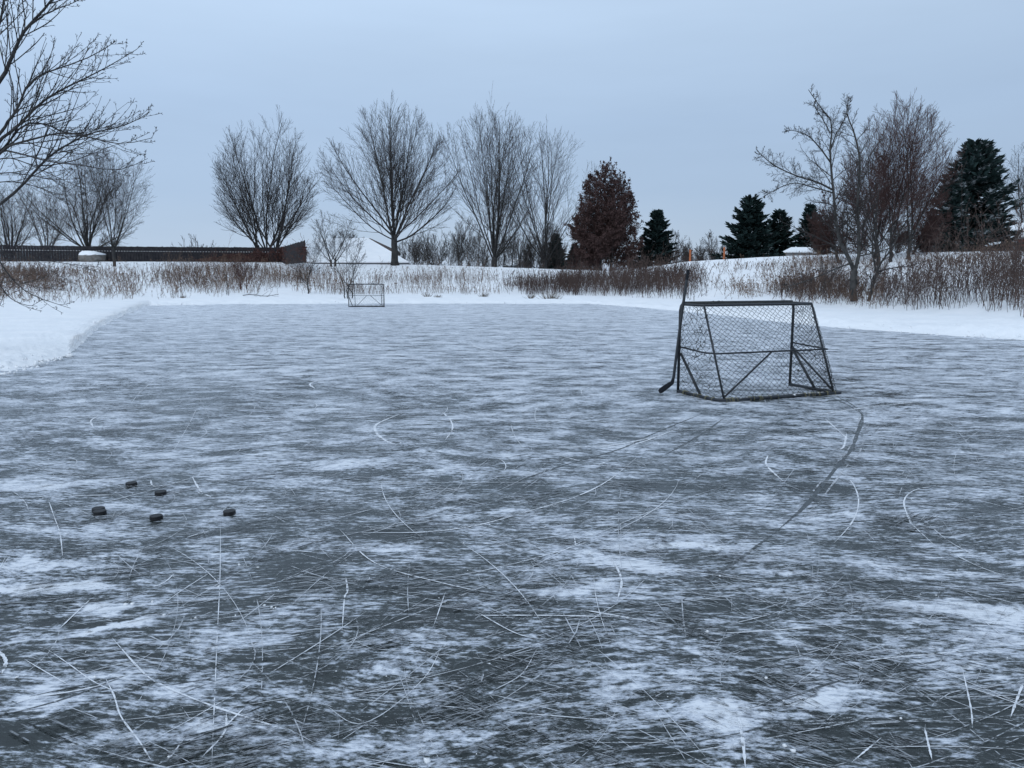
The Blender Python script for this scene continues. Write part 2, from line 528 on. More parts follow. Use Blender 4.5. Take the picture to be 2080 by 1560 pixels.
k = 180
a = np.arange(k) * 2 * PI / k
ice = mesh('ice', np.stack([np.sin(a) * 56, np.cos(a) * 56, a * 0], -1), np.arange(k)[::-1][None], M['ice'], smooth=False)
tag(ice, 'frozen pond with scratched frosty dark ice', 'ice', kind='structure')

# ------------------------------------------------------------------ skate marks on the ice
def ribbons(name, lines, mat, label, z0):
    """lines: list of (pts (n,2), width) -> one mesh of flat marks just above the ice"""
    mb = MB()
    for i, (p, wd) in enumerate(lines):
        p = np.asarray(p, float); n = len(p)
        t = np.empty_like(p); t[1:-1] = p[2:] - p[:-2]; t[0] = p[1] - p[0]; t[-1] = p[-1] - p[-2]
        t = unit(t); nn = np.stack([-t[:, 1], t[:, 0]], -1)
        s = np.linspace(0, 1, n)
        ww = wd * np.clip(np.minimum(s, 1 - s) * 6, .15, 1) * (1 + .35 * R_.uniform(-1, 1, n))
        z = z0 + i * 4e-6
        l = np.c_[p + nn * ww[:, None] / 2, np.full(n, z)]; r = np.c_[p - nn * ww[:, None] / 2, np.full(n, z)]
        v = np.stack([l, r], 1).reshape(-1, 3)
        j = np.arange(n - 1) * 2
        mb.add(v, np.stack([j, j + 1, j + 3, j + 2], -1))
    o = mb.build(name, mat, None, False)
    return tag(o, label, 'skate marks', kind='stuff')


def smooth_px(pts, n=24):
    """a curve through photograph pixels on the ice"""
    g_ = np.array([gnd(*q)[:2] for q in pts])
    if len(g_) == 2:
        s = np.linspace(0, 1, n)[:, None]
        return g_[0] + (g_[1] - g_[0]) * s
    c = np.concatenate([[2 * g_[0] - g_[1]], g_, [2 * g_[-1] - g_[-2]]])
    out = []
    per = max(3, n // (len(g_) - 1))
    for i in range(len(g_) - 1):
        p0, p1, p2, p3 = c[i:i + 4]
        for s in np.linspace(0, 1, per, endpoint=i == len(g_) - 2):
            out.append(.5 * ((2 * p1) + (-p0 + p2) * s + (2 * p0 - 5 * p1 + 4 * p2 - p3) * s * s + (-p0 + 3 * p1 - 3 * p2 + p3) * s ** 3))
    return np.array(out)


marks = [([(700, 1082), (850, 1082), (962, 1069), (1060, 1043), (1171, 1009), (1238, 975), (1292, 931)], .016),
         ([(690, 1076), (760, 1143), (895, 1184), (1013, 1209)], .009), ([(965, 1251), (1110, 1251), (1272, 1254)], .013), ([(1272, 1254), (1180, 1239), (1366, 1271)][1:], .016),
         ([(962, 1240), (1043, 1285), (1100, 1300)], .008), ([(1240, 1130), (1262, 1177), (1254, 1221)], .015), ([(818, 839), (767, 861), (764, 878), (784, 896), (814, 906)], .028),
         ([(898, 837), (915, 854), (919, 871), (905, 894)], .022), ([(1181, 1059), (1290, 1052), (1432, 1043)], .012), ([(1110, 918), (1181, 938)], .016), ([(1215, 945), (1243, 934)], .018),
         ([(228, 1297), (292, 1368), (341, 1398), (437, 1437), (554, 1475), (645, 1506)], .012), ([(49, 1340), (100, 1370), (145, 1395)], .006), ([(89, 1315), (140, 1350), (191, 1386), (250, 1412)], .006),
         ([(215, 1380), (232, 1415), (246, 1457), (285, 1510), (318, 1565)], .009), ([(428, 1163), (370, 1200), (329, 1229)], .006), ([(354, 1166), (335, 1183), (310, 1194)], .010),
         ([(185, 1217), (150, 1250), (121, 1278)], .010), ([(308, 1365), (446, 1326), (560, 1300), (640, 1283)], .007), ([(501, 1109), (570, 1116), (650, 1124)], .009),
         ([(1753, 1345), (1800, 1338), (1880, 1331), (1995, 1320)], .012), ([(1498, 1448), (1508, 1500), (1514, 1560)], .016), ([(1920, 1118), (1985, 1150), (2047, 1173)], .009),
         ([(1395, 1290), (1530, 1284), (1694, 1272)], .009), ([(1711, 1224), (1760, 1216), (1840, 1222)], .008), ([(1691, 947), (1727, 976), (1743, 1009), (1740, 1042), (1724, 1071), (1694, 1104)], .011),
         ([(1910, 986), (1858, 996), (1836, 1019), (1848, 1058), (1858, 1071), (1900, 1110)], .014), ([(1871, 1051), (1923, 1097), (1990, 1135)], .008), ([(1560, 925), (1557, 945), (1590, 978)], .02),
         ([(1720, 880), (1712, 910), (1690, 912)], .02), ([(1675, 850), (1725, 895)], .014), ([(1990, 1255), (2045, 1300), (2060, 1315)], .007), ([(1955, 1360), (1972, 1440), (1975, 1480)], .008),
         ([(1878, 1480), (1893, 1545)], .010), ([(2052, 1460), (2070, 1410), (2078, 1390)], .012), ([(0, 1440), (70, 1418), (150, 1405), (220, 1390)], .014), ([(0, 1324), (12, 1345), (4, 1370)], .02),
         ([(1040, 1440), (1200, 1430), (1330, 1452)], .005), ([(700, 1160), (706, 1200), (700, 1215), (695, 1280)], .012), ([(905, 1203), (880, 1275)], .006), ([(1165, 1085), (1170, 1110)], .012),
         ([(430, 1010), (400, 1000)], .018), ([(390, 968), (402, 990), (412, 1003)], .018), ([(306, 975), (312, 988), (345, 985)], .016), ([(250, 1005), (0, 1012)], .014), ([(268, 991), (280, 987)], .03),
         ([(98, 1015), (110, 1050), (122, 1085), (128, 1140)], .007), ([(380, 1092), (425, 1079)], .014), ([(655, 1430), (740, 1470), (860, 1380), (905, 1295)], .004), ([(1730, 1550), (1790, 1500), (1850, 1475)][:2], .008),
         ([(460, 1450), (455, 1490), (410, 1540)], .012), ([(495, 1440), (455, 1480)], .01), ([(375, 1500), (345, 1540), (320, 1555)], .010), ([(1090, 1320), (1060, 1370), (1000, 1405)], .006),
         ([(1345, 885), (1240, 905), (1120, 910)], .03), ([(1380, 870), (1300, 900), (1285, 902)], .02), ([(1650, 845), (1760, 828), (1880, 815)], .03), ([(200, 845), (185, 855), (190, 870)], .02),
         ([(655, 770), (630, 780), (640, 790)], .03), ([(950, 700), (1030, 722)], .05), ([(1130, 690), (1180, 690)], .05), ([(1480, 1270), (1560, 1250), (1650, 1225)], .006)]
bright = [(smooth_px(p), w_ * (.52 + .045 * min(gnd(*p[0])[1], 12))) for p, w_ in marks]
faint = []
for i in range(3800):
    d = math.exp(R_.uniform(math.log(1.75), math.log(36))) if R_.rand() < .5 else R_.uniform(3, 34)
    x = R_.uniform(-.74, .74) * d
    rr_ = R_.rand()
    base = R_.normal(D(8 if x < 0 else -12), D(22)) if rr_ < .74 else R_.uniform(0, PI)
    L = R_.uniform(.3, 1.0) ** 1.5 * (1.2 + d * .20) * R_.uniform(.5, 2.0)
    curv = R_.normal(0, .25)
    if R_.rand() < .09: curv = R_.choice([-1, 1]) * R_.uniform(1.2, 3.2); L = R_.uniform(.4, 1.7)
    s = np.linspace(0, 1, 14) * L
    th = base + curv * s
    st = L / 13
    p = np.stack([x + np.cumsum(np.cos(th)) * st, d + np.cumsum(np.sin(th)) * st], -1)
    if p[:, 1].min() < 1.2 or np.hypot(p[:, 0], p[:, 1]).max() > 44: continue
    aze = np.degrees(np.arctan2(p[:, 0], p[:, 1]))
    if (np.hypot(p[:, 0], p[:, 1]) > np.interp(aze, *E_T) - .8).any(): continue
    wd = R_.uniform(.0010, .0032) * (1 + d * .16)
    (bright if R_.rand() < .05 + .010 * min(d, 12) else faint).append((p, wd))
ribbons('skate_scratches', bright, M['scratch'], 'bright white skate scratches cut into the pond ice', .003)
ribbons('fine_skate_scratches', faint, M['scratch_faint'], 'faint hairline skate scratches over the whole pond ice', .002)
scl = []; scd = []
for i in range(520):
    d = math.exp(R_.uniform(math.log(1.8), math.log(15)))
    x = R_.uniform(-.72, .72) * d
    th0 = D(28 if x < .1 * d else -34) + R_.normal(0, D(12))
    if R_.rand() < .07: th0 = R_.uniform(-1.0, 1.0)
    nl = R_.randint(4, 13); wid = R_.uniform(.08, .45) * (1 + d * .05); L = R_.uniform(.4, 2.2) * (1 + d * .08); cv = R_.normal(0, .12)
    for j in range(nl):
        l = L * R_.uniform(.3, 1.0); o1 = R_.uniform(-.5, .5) * wid; o2 = R_.uniform(-.5, .5) * (L - l)
        th = th0 + R_.normal(0, .03) + cv * np.linspace(-.5, .5, 9)
        px_ = np.cumsum(np.cos(th)) * l / 8; py_ = np.cumsum(np.sin(th)) * l / 8
        px_ -= px_.mean(); py_ -= py_.mean()
        p = np.stack([x + px_ + o2 * math.cos(th0) - o1 * math.sin(th0), d + py_ + o2 * math.sin(th0) + o1 * math.cos(th0)], -1)
        if p[:, 1].min() < 1.2 or np.hypot(p[:, 0], p[:, 1]).max() > 15.5: continue
        aze = np.degrees(np.arctan2(p[:, 0], p[:, 1]))
        if (np.hypot(p[:, 0], p[:, 1]) > np.interp(aze, *E_T) - 1).any(): continue
        (scl if R_.rand() < .55 else scd).append((p, R_.uniform(.0015, .0055) * (1 + d * .06)))
ribbons('pale_scrapes', scl, M['scrape_light'], 'bundles of pale parallel scrapes on the pond ice', .0017)
ribbons('dark_scrapes', scd, M['scrape_dark'], 'bundles of dark parallel scrapes where the frost is rubbed off the ice', .00155 - .0014)
swept = [(smooth_px([(1742, 832), (1752, 846), (1742, 880), (1728, 915), (1700, 948), (1660, 1000), (1625, 1038), (1570, 1085)], 40), .034),
         (smooth_px([(1570, 1085), (1510, 1130), (1460, 1165), (1370, 1232)], 30), .022), (smooth_px([(1690, 808), (1720, 822), (1750, 840)], 12), .03), (smooth_px([(1700, 806), (1728, 820), (1752, 838)], 12), .025),
         (smooth_px([(1440, 835), (1330, 880), (1260, 912), (1130, 950), (980, 1005)], 40), .022), (smooth_px([(1470, 850), (1420, 885), (1350, 925)], 20), .03),
         (smooth_px([(0, 1455), (130, 1420), (250, 1375)], 20), .009), (smooth_px([(170, 1545), (330, 1518), (420, 1500)], 20), .008), (smooth_px([(1520, 1440), (1610, 1415), (1700, 1385), (1850, 1355)], 30), .010),
         (smooth_px([(1745, 1380), (1830, 1358), (1920, 1340)], 20), .008), (smooth_px([(1330, 1520), (1500, 1490), (1620, 1455)], 20), .006), (smooth_px([(60, 1415), (260, 1372)], 12), .008)]
ribbons('swept_tracks', swept, M['swept'], 'dark tracks where sliding things swept the frost away', .0012)
edge = [(smooth_px([(1738, 832), (1746, 846), (1736, 880), (1722, 915), (1693, 946), (1652, 998), (1616, 1036), (1560, 1082)], 40), .012), (smooth_px([(1768, 850), (1757, 885), (1745, 920), (1716, 952), (1676, 1004), (1640, 1044), (1590, 1085)], 40), .014), (smooth_px([(1660, 1040), (1620, 1068), (1590, 1090)], 12), .02)]
ribbons('frost_ridges', edge, M['scratch_faint'], 'pale frost pushed up along the swept track beside the goal', .0026)
# the long straight crack near the pucks
ck = [(smooth_px([(448, 1058), (447, 1170), (441, 1300), (436, 1420), (430, 1560)], 40), .0035)]
ribbons('ice_crack', ck, M['scratch'], 'thin straight crack running towards the pucks', .0042)

# snow crumbs
def blob_pts(n, lat=5, lon=7):
    th = np.linspace(0, PI, lat); ph = np.arange(lon) * 2 * PI / lon
    return np.stack([np.outer(np.sin(th), np.cos(ph)), np.outer(np.sin(th), np.sin(ph)), np.outer(np.cos(th), np.ones(lon))], -1)


def blob_faces(lat, lon):
    I = np.arange(lat * lon).reshape(lat, lon)
    return np.stack([I[:-1], np.roll(I[:-1], -1, 1), np.roll(I[1:], -1, 1), I[1:]], -1).reshape(-1, 4)


mb = MB()
bp_ = blob_pts(0); bf = blob_faces(5, 7)
spots = []
for i in range(170):
    d = math.exp(R_.uniform(math.log(2.0), math.log(9)))
    spots.append((R_.uniform(-.7, .7) * d, d, R_.uniform(.0015, .004) * (1 if R_.rand() < .9 else 2.0)))
for q, s_ in [((256, 1229), .014), ((270, 1228), .011), ((537, 1231), .010), ((552, 1234), .009), ((560, 1235), .007), ((486, 1148), .009), ((444, 1192), .009), ((1594, 1516), .010), ((1612, 1527), .013), ((1436, 1285), .010), ((524, 1153), .008), ((310, 1223), .009), ((1018, 1154), .006), ((868, 1548), .014)]:
    g_ = gnd(*q); spots.append((g_[0], g_[1], s_ * .75))
for x, y, s_ in spots:
    v = bp_ * (1 + R_.uniform(-.3, .3, bp_.shape[:2] + (1,))) * s_ * R_.uniform(.7, 1.4, 3) * np.array([1, 1, .7])
    mb.add(v.reshape(-1, 3) + np.array([x, y, s_ * .4]), bf)
tag(mb.build('snow_crumbs', M['snow']), 'small white snow crumbs scattered over the ice', 'snow', kind='stuff')

mb = MB()
for i in range(450):
    a_ = R_.uniform(-36, 36) if R_.rand() < .6 else R_.uniform(-35, -22)
    e_ = float(np.interp(a_, *E_T)) + R_.exponential(.7) - .3
    x, y = e_ * math.sin(D(a_)), e_ * math.cos(D(a_))
    s_ = math.exp(R_.normal(math.log(.02), .45))
    v = bp_ * (1 + R_.uniform(-.3, .3, bp_.shape[:2] + (1,))) * s_ * R_.uniform(.7, 1.4, 3)
    mb.add(v.reshape(-1, 3) + np.array([x, y, max(0, float(terr(x, y))) + s_ * .3]), bf)
tag(mb.build('snow_clods', M['snow']), 'snow clods broken off along the lip of the shovelled bank', 'snow', kind='stuff')

# ------------------------------------------------------------------ hockey goals
def goal(FL, ax, width, height, depth, top_depth, front_base, torn, label, group, back_w=1.0):
    """FL: left front post foot; ax: unit vector along the mouth; the back lies to the right-hand side of ax turned by -90 deg"""
    FL = np.asarray(FL, float); ax = np.asarray([ax[0], ax[1], 0.]); dp = np.array([ax[1], -ax[0], 0.]); up = np.array([0, 0, 1.])
    root = thing('hockey_goal', label, 'hockey goal', FL, group)
    r = .018; zb = r
    P = lambda u_, v_, z_: ax * u_ + dp * v_ + up * z_
    ins = (1 - back_w) * width / 2
    uL, uR = ins, width - ins
    def part(name, paths, rad=r, k=8, mat='steel'):
        mb = MB()
        for p in paths: mb.path(p, rad, k)
        return mb.build(name, M[mat], root)
    hb = height - .04
    part('front_post', [[P(0, 0, 0), P(0, 0, height - .11), P(.012, 0, height - .055), P(.04, 0, height - .02)]], .0195)
    part('front_post', [[P(width, 0, 0), P(width, 0, height - .11), P(width - .012, 0, height - .055), P(width - .04, 0, height - .02)]], .0195)
    part('crossbar', [[P(.03, 0, height - .012), P(width - .03, 0, height - .012)]], .019)
    th = height - .03
    part('top_frame', [[P(.02, .02, th), P(uL + .01, top_depth * .8, th), P(uL + .08, top_depth, th), P(uR - .08, top_depth, th), P(uR - .01, top_depth * .8, th), P(width - .02, .02, th)]], .017)
    part('base_frame', [[P(0, .0, zb), P(uL * .6, depth * .75, zb), P(uL + .03, depth * .93, zb), P(uL + .12, depth, zb), P(uR + (.06 if not front_base else 0), depth, zb)],
                        [P(width, 0, zb), P(uR, depth - .02, zb)]] + ([[P(0, 0, zb), P(width, 0, zb)]] if front_base else []), .022)
    sl = (uL + .08, uR - .08 if not front_base else uR - .06)
    part('stanchion', [[P(sl[0] - .02, top_depth, th), P(sl[0] + .02, depth - .03, .03)]], .014)
    part('stanchion', [[P(sl[1], top_depth, th), P(sl[1] + .05, depth - .03, .03)]], .014)
    zm = height * .485
    md = top_depth + (depth - top_depth) * .52
    part('middle_rail', [[P(0, .02, zm + .03), P(uL * .8 + .0, md * .8, zm), P(uL + .1, md + .01, zm - .005), P(uR, md + .01, zm - .005), P(width, .02, zm + .03)]], .011)
    mid = (uL + uR) / 2
    bl = lambda u_: P(u_, depth - .04, .06)
    part('brace', [[P(mid - .09 if front_base else mid + .02, md + .02, zm), bl(uL + .12)]], .012)
    if front_base:
        part('brace', [[P(mid + .09, md + .02, zm), bl(uR - .12)]], .012)
    part('brace', [[P(.01, .03, zm - .06), P(uL * .5 + .01, depth * .55, .04)]], .018)
    part('brace', [[P(width - .01, .03, zm - .05), P(width - ins * .5 - .01, depth * .55, .04)]], .018)
    if not front_base:
        part('brace', [[P(width - .01, .03, zm - .03), P(uR - .02, depth * .92, .06)]], .014)
    # netting : diamond mesh of thin cord in four panels
    mb = MB()
    cell = .078 if torn else .09
    nr_ = .0026 if torn else .0022
    TL, TR = P(uL + .06, top_depth, th), P(uR - .06, top_depth, th)
    BL, BR = P(uL + .10, depth, .03), P(uR, depth, .03)
    FLt, FRt, FLb, FRb = P(0, .01, height - .06), P(width, .01, height - .06), P(0, .01, .03), P(width, .01, .03)
    panels = [(TL, TR, BL, BR, .018, 0.06, .012), (FLt, TL, FLb, BL, .040, .05, .05 if torn else 0), (TR, FRt, BR, FRb, .020, -.06 if torn else .03, .0), (P(.03, 0, th + .02), P(width - .03, 0, th + .02), TL, TR, .014, .0, 0)]
    for pi_, (a_, b_, c_, d_, jit, bulge, tear) in enumerate(panels):
        wu = (np.linalg.norm(b_ - a_) + np.linalg.norm(d_ - c_)) / 2; hv = np.linalg.norm(c_ - a_)
        nu = max(3, int(wu / cell)); nv = max(3, int(hv / (cell * .42)))
        nrm = unit(np.cross(b_ - a_, c_ - a_))
        if pi_ == 2 and torn: nrm = -nrm if np.dot(nrm, ax) < 0 else nrm; bulge = .07
        elif pi_ == 3: bulge = .0; nrm = up
        elif np.dot(nrm, dp) < 0: nrm = -nrm
        jj, ii = np.meshgrid(np.arange(nv + 1), np.arange(nu + 1), indexing='ij')
        U_ = np.clip((ii + .5 * (jj % 2)) / nu, 0, 1)[..., None]; V_ = (jj / nv)[..., None]
        pt = (a_ * (1 - U_) + b_ * U_) * (1 - V_) + (c_ * (1 - U_) + d_ * U_) * V_
        s_ = (np.sin(U_ * PI) ** .6) * (np.sin(V_ * PI) ** .6)
        nx = fbm(ii * .23 + pi_ * 9, jj * .11, 3, 3 + pi_)[..., None]; ny = fbm(ii * .23, jj * .11 + 5 * pi_, 3, 13 + pi_)[..., None]
        tdir = unit(b_ - a_)
        pt = pt + s_ * (nrm * (bulge + jit * 2 * nx) + tdir * jit * 1.6 * ny + up * jit * 1.5 * nx) + R_.normal(0, jit * .22, pt.shape)
        if pi_ == 3: pt = pt + up * (.012 * nx)
        segs = []
        for j in range(nv):
            for i in range(nu + 1):
                for di in ((0, -1) if j % 2 == 0 else (0, 1)):
                    i2 = i + di
                    if i2 < 0 or i2 > nu: continue
                    if tear and R_.rand() < tear: continue
                    p0 = pt[j, i]; p1 = pt[j + 1, i2]
                    if np.linalg.norm(p1 - p0) > cell * 2.6: continue
                    segs.append((p0, (p0 + p1) / 2 + R_.normal(0, .004 if torn else .001, 3) - up * .003, p1))
        segs = np.array(segs)
        mb.tubes(segs, np.full(segs.shape[:2], nr_), 3, False)
        if torn and pi_ in (1, 2):       # loose bunched strands where the mesh has ripped
            cl_ = []
            for q in range(26 if pi_ == 1 else 14):
                j = R_.randint(2, nv - 2); i = R_.randint(1, nu)
                o_ = pt[j, i] + nrm * .01
                for kk in range(4):
                    e1 = o_ + R_.normal(0, .030, 3); e2 = e1 + R_.normal(0, .022, 3)
                    cl_.append((o_, e1, e2))
            cl_ = np.array(cl_)
            mb.tubes(cl_, np.full(cl_.shape[:2], nr_ * 1.25), 3, False)
    mb.build('net', M['net'], root)
    # cord lacing round the base pipe
    for q in range(34 if torn else 10):
        mb = MB()
        s_ = R_.rand()
        if R_.rand() < .7: c_ = P(uL + .1 + s_ * (uR - uL - .1), depth, zb); t_ = ax
        else: c_ = P(s_ * uL, s_ * depth * .9, zb); t_ = dp
        n_ = np.cross(up, t_)
        an = np.linspace(0, 2 * PI, 9)
        rr = .031
        lean = R_.uniform(-.03, .03)
        mb.path([c_ + (n_ * math.cos(x_) + up * math.sin(x_)) * rr + t_ * lean * x_ / 6 for x_ in an], .0042, 4)
        mb.build('cord_tie', M['cord'], root)
    # snow caught on the base pipe
    for q in range(30 if torn else 8):
        mb = MB()
        s_ = R_.rand()
        c_ = P(uL + .1 + s_ * (uR - uL - .1), depth + R_.uniform(-.03, .0), zb * 2 - .006)
        v = bp_ * (1 + R_.uniform(-.3, .3, bp_.shape[:2] + (1,))) * np.array([R_.uniform(.012, .045), R_.uniform(.010, .022), R_.uniform(.006, .014)])
        mb.add(v.reshape(-1, 3) @ np.array([[ax[0], ax[1], 0], [-ax[1], ax[0], 0], [0, 0, 1]]) + c_, bf)
        mb.build('snow_clump', M['snow'], root)
    return root


FLp = gnd(1377, 797); FRp = gnd(1604, 783)
wv = FRp - FLp; gw = float(np.linalg.norm(wv)); axn = wv / gw
goal(FLp, axn, gw, 1.205, .90, .44, False, True, 'near black steel hockey goal with torn net and stick leaning on it', 'pond hockey goals')
fl = gnd(708.5, 623.5); fr_ = gnd(780.5, 623.5)
fv = fr_ - fl
# the far goal faces the camera: its back lies beyond, so the mouth axis runs right to left
goal(fr_, -fv / np.linalg.norm(fv), float(np.linalg.norm(fv)), 1.19, .85, .45, True, False, 'small distant goal with square frame standing at the far ice edge', 'pond hockey goals', back_w=.82)

# ------------------------------------------------------------------ hockey stick
yS = FLp[1] - .055
toe = at(1340, 797, yS - .10); toe[2] = .035
heel = at(1367, 776, yS - .02)
crs = at(1384.5, 640, yS + .005); top = at(1398, 548, yS + .05)
root = thing('hockey_stick', 'dark hockey stick leaning upright against the left post of the near goal', 'hockey stick', (heel[0], heel[1], 0))
o_ = np.array((heel[0], heel[1], 0.))
def slab(path, half_w, half_t, name, mat):
    """flat bar along a path in the picture-facing plane: half_w across, half_t thick"""
    p = np.asarray(path, float); n = len(p)
    t = np.empty_like(p); t[1:-1] = p[2:] - p[:-2]; t[0] = p[1] - p[0]; t[-1] = p[-1] - p[-2]; t = unit(t)
    wdir = unit(np.cross(t, np.array([0, 1., 0]))); dd = np.cross(wdir, t)
    hw = np.broadcast_to(np.asarray(half_w, float), (n,))[:, None]; ht = np.broadcast_to(np.asarray(half_t, float), (n,))[:, None]
    ang = [(1, .6), (.6, 1), (-.6, 1), (-1, .6), (-1, -.6), (-.6, -1), (.6, -1), (1, -.6)]
    ring = np.stack([p + wdir * hw * a_ + dd * ht * b_ for a_, b_ in ang], 1)
    mb = MB(); k_ = 8; I = np.arange(n * k_).reshape(n, k_)
    mb.add(ring.reshape(-1, 3), np.stack([I[:-1], np.roll(I[:-1], -1, 1), np.roll(I[1:], -1, 1), I[1:]], -1).reshape(-1, 4))
    mb.add(ring[0][::-1], None, [[0, i, i + 1] for i in range(1, 7)]); mb.add(ring[-1], None, [[0, i, i + 1] for i in range(1, 7)])
    return mb.build(name, M[mat], root, True, o_)
gp = top + (crs - top) * .22
slab([gp, crs, crs + (heel - crs) * .5, heel + (crs - heel) * .06], [.0175, .0175, .0175, .018], .0115, 'shaft', 'stick')
slab([top, top + (gp - top) * .06, gp], [.021, .0195, .0195], .015, 'grip_tape', 'tape')
hb_ = heel + (crs - heel) * .06
d1 = unit(toe - heel)
slab([hb_, heel + d1 * .015, heel + d1 * .07, heel + d1 * .16, toe - d1 * .02, toe + d1 * .012], [.017, .026, .032, .036, .036, .022], [.010, .009, .0065, .005, .005, .004], 'blade', 'tape')

# ------------------------------------------------------------------ pucks
def puck_mesh():
    prof_ = [(0, 0.0), (.036, 0.0), (.0381, .0022), (.0381, .0225), (.0362, .0254), (.030, .0256), (.0295, .0250), (0, .0250)]
    k_ = 40; an = np.arange(k_) * 2 * PI / k_
    v = np.stack([np.stack([r * np.cos(an), r * np.sin(an), np.full(k_, z)], -1) for r, z in prof_[1:-1]], 0)
    n = len(prof_) - 2; I = np.arange(n * k_).reshape(n, k_)
    q = np.stack([I[:-1], np.roll(I[:-1], -1, 1), np.roll(I[1:], -1, 1), I[1:]], -1).reshape(-1, 4)
    vv = np.concatenate([v.reshape(-1, 3), [[0, 0, 0], [0, 0, .025]]])
    t = [[n * k_, I[0][(i + 1) % k_], I[0][i]] for i in range(k_)] + [[n * k_ + 1, I[-1][i], I[-1][(i + 1) % k_]] for i in range(k_)]
    return vv, [q, np.array(t)]
pv, pf = puck_mesh()
plabels = ['black rubber puck lying farthest back in the cluster on the ice', 'black puck second farthest back, right of the farthest one',
           'black puck half hidden behind the one touching it, at the cluster left end', 'black puck at the cluster left end, in front of the one it touches',
           'single black puck in the front middle of the cluster', 'black puck lying alone at the right end of the cluster']
src = None
for q, lb in zip([(262, 989.5), (321.5, 1008), (194, 1042.5), (197, 1048.5), (312, 1058.5), (462, 1048.5)], plabels):
    g_ = gnd(*q)
    if src is None:
        src = mesh('hockey_puck', pv, pf, M['rubber'], smooth=False); o = src
    else:
        o = src.copy(); C.objects.link(o)
    sc_ = 1.03
    off = .038
    o.location = (g_[0], g_[1] + off, 0.0)
    o.scale = (sc_, sc_, sc_)
    o.rotation_euler = (0, 0, R_.uniform(0, 6))
    tag(o, lb, 'hockey puck', 'pucks scattered on the ice')
bpy.context.view_layer.update()

# ------------------------------------------------------------------ bare trees
def rot_about(v, axis, ang):
    c = np.cos(ang)[:, None]; s = np.sin(ang)[:, None]
    return v * c + np.cross(axis, v) * s + axis * (np.sum(axis * v, -1, keepdims=True)) * (1 - c)


def sample(P, Rr, par, t):
    m = P.shape[1]
    f_ = t * (m - 1); i = np.clip(f_.astype(int), 0, m - 2); w_ = (f_ - i)[:, None]
    p0 = P[par, i]; p1 = P[par, i + 1]
    return p0 * (1 - w_) + p1 * w_, unit(p1 - p0), Rr[par, i] * (1 - w_[:, 0]) + Rr[par, i + 1] * w_[:, 0]


def march(p0, d0, L, m, trop, wander, rng):
    n = len(p0)
    P = np.empty((n, m, 3)); P[:, 0] = p0
    d = d0.copy(); up = np.array([0, 0, 1.])
    st = (L / (m - 1))[:, None]
    for i in range(1, m):
        d = unit(d + up * trop + rng.normal(0, wander, (n, 3)))
        P[:, i] = P[:, i - 1] + d * st
    return P


def clip_env(P, env, rng, jit=.10):
    if env is None: return P
    n, m, _ = P.shape
    j = 1 + rng.normal(0, jit, (n, 1))
    ins = env(P, j)                       # bool
    ins[:, 0] = True
    first = np.argmin(ins, 1); first[ins.all(1)] = m
    s = np.clip((first - .5) / (m - 1), .12, 1.0)
    s[first >= m] = 1
    return P[:, :1] + (P - P[:, :1]) * s[:, None, None]


def grow(P, Rr, per, t0, t1, ang, angj, ratio, m, trop, wander, rmul, rng, env=None, rmin=.006, tip=.35, lenpow=.65, up_az=0.0):
    n = len(P)
    plen = np.linalg.norm(np.diff(P, axis=1), axis=2).sum(1)
    cnt = np.full(n, per) if np.isscalar(per) else per
    par = np.repeat(np.arange(n), cnt)
    k = len(par)
    seq = np.concatenate([np.arange(c_) for c_ in cnt]) if k else np.zeros(0)
    t = t0 + (t1 - t0) * np.clip((seq + rng.uniform(.1, .9, k)) / cnt[par], 0, 1)
    p0, d0, r0_ = sample(P, Rr, par, t)
    ref = rng.normal(0, 1, (k, 3))
    ax_ = unit(np.cross(d0, ref))
    golden = seq * 2.4 + rng.uniform(-.5, .5, k)
    base = unit(np.cross(d0, np.array([.31, .17, .93])))
    ax_ = rot_about(base, d0, golden)
    a_ = np.radians(rng.normal(ang, angj, k))
    d = rot_about(d0, ax_, a_)
    if up_az: d = unit(d + np.array([0, 0, up_az]))
    L = ratio * plen[par] * (1.12 - t) ** lenpow * rng.uniform(.65, 1.3, k)
    Pn = march(p0, d, L, m, trop, wander, rng)
    Pn = clip_env(Pn, env, rng)
    r1 = np.maximum(np.minimum(r0_ * rmul, r0_ * .9), rmin)
    Rn = r1[:, None] * np.linspace(1, tip, m)[None]
    return Pn, np.maximum(Rn, rmin * .7)


def envelope(base, z0, z1, table, cx=0.0, lean=0.0, yscale=1.0):
    """crown outline: radius as a function of height between z0 and z1 (world), table of (fraction, metres)"""
    tt = np.array([a_ for a_, b_ in table]); rr = np.array([b_ for a_, b_ in table])
    def f_(P, j):
        h = (P[..., 2] - z0) / (z1 - z0)
        rad = np.interp(h, tt, rr) * j
        dx = P[..., 0] - base[0] - cx - lean * np.clip(h, 0, 1); dy = (P[..., 1] - base[1]) / yscale
        return (np.hypot(dx, dy) < rad) & (h < 1.0 * j) & (P[..., 2] > base[2] + .3)
    return f_


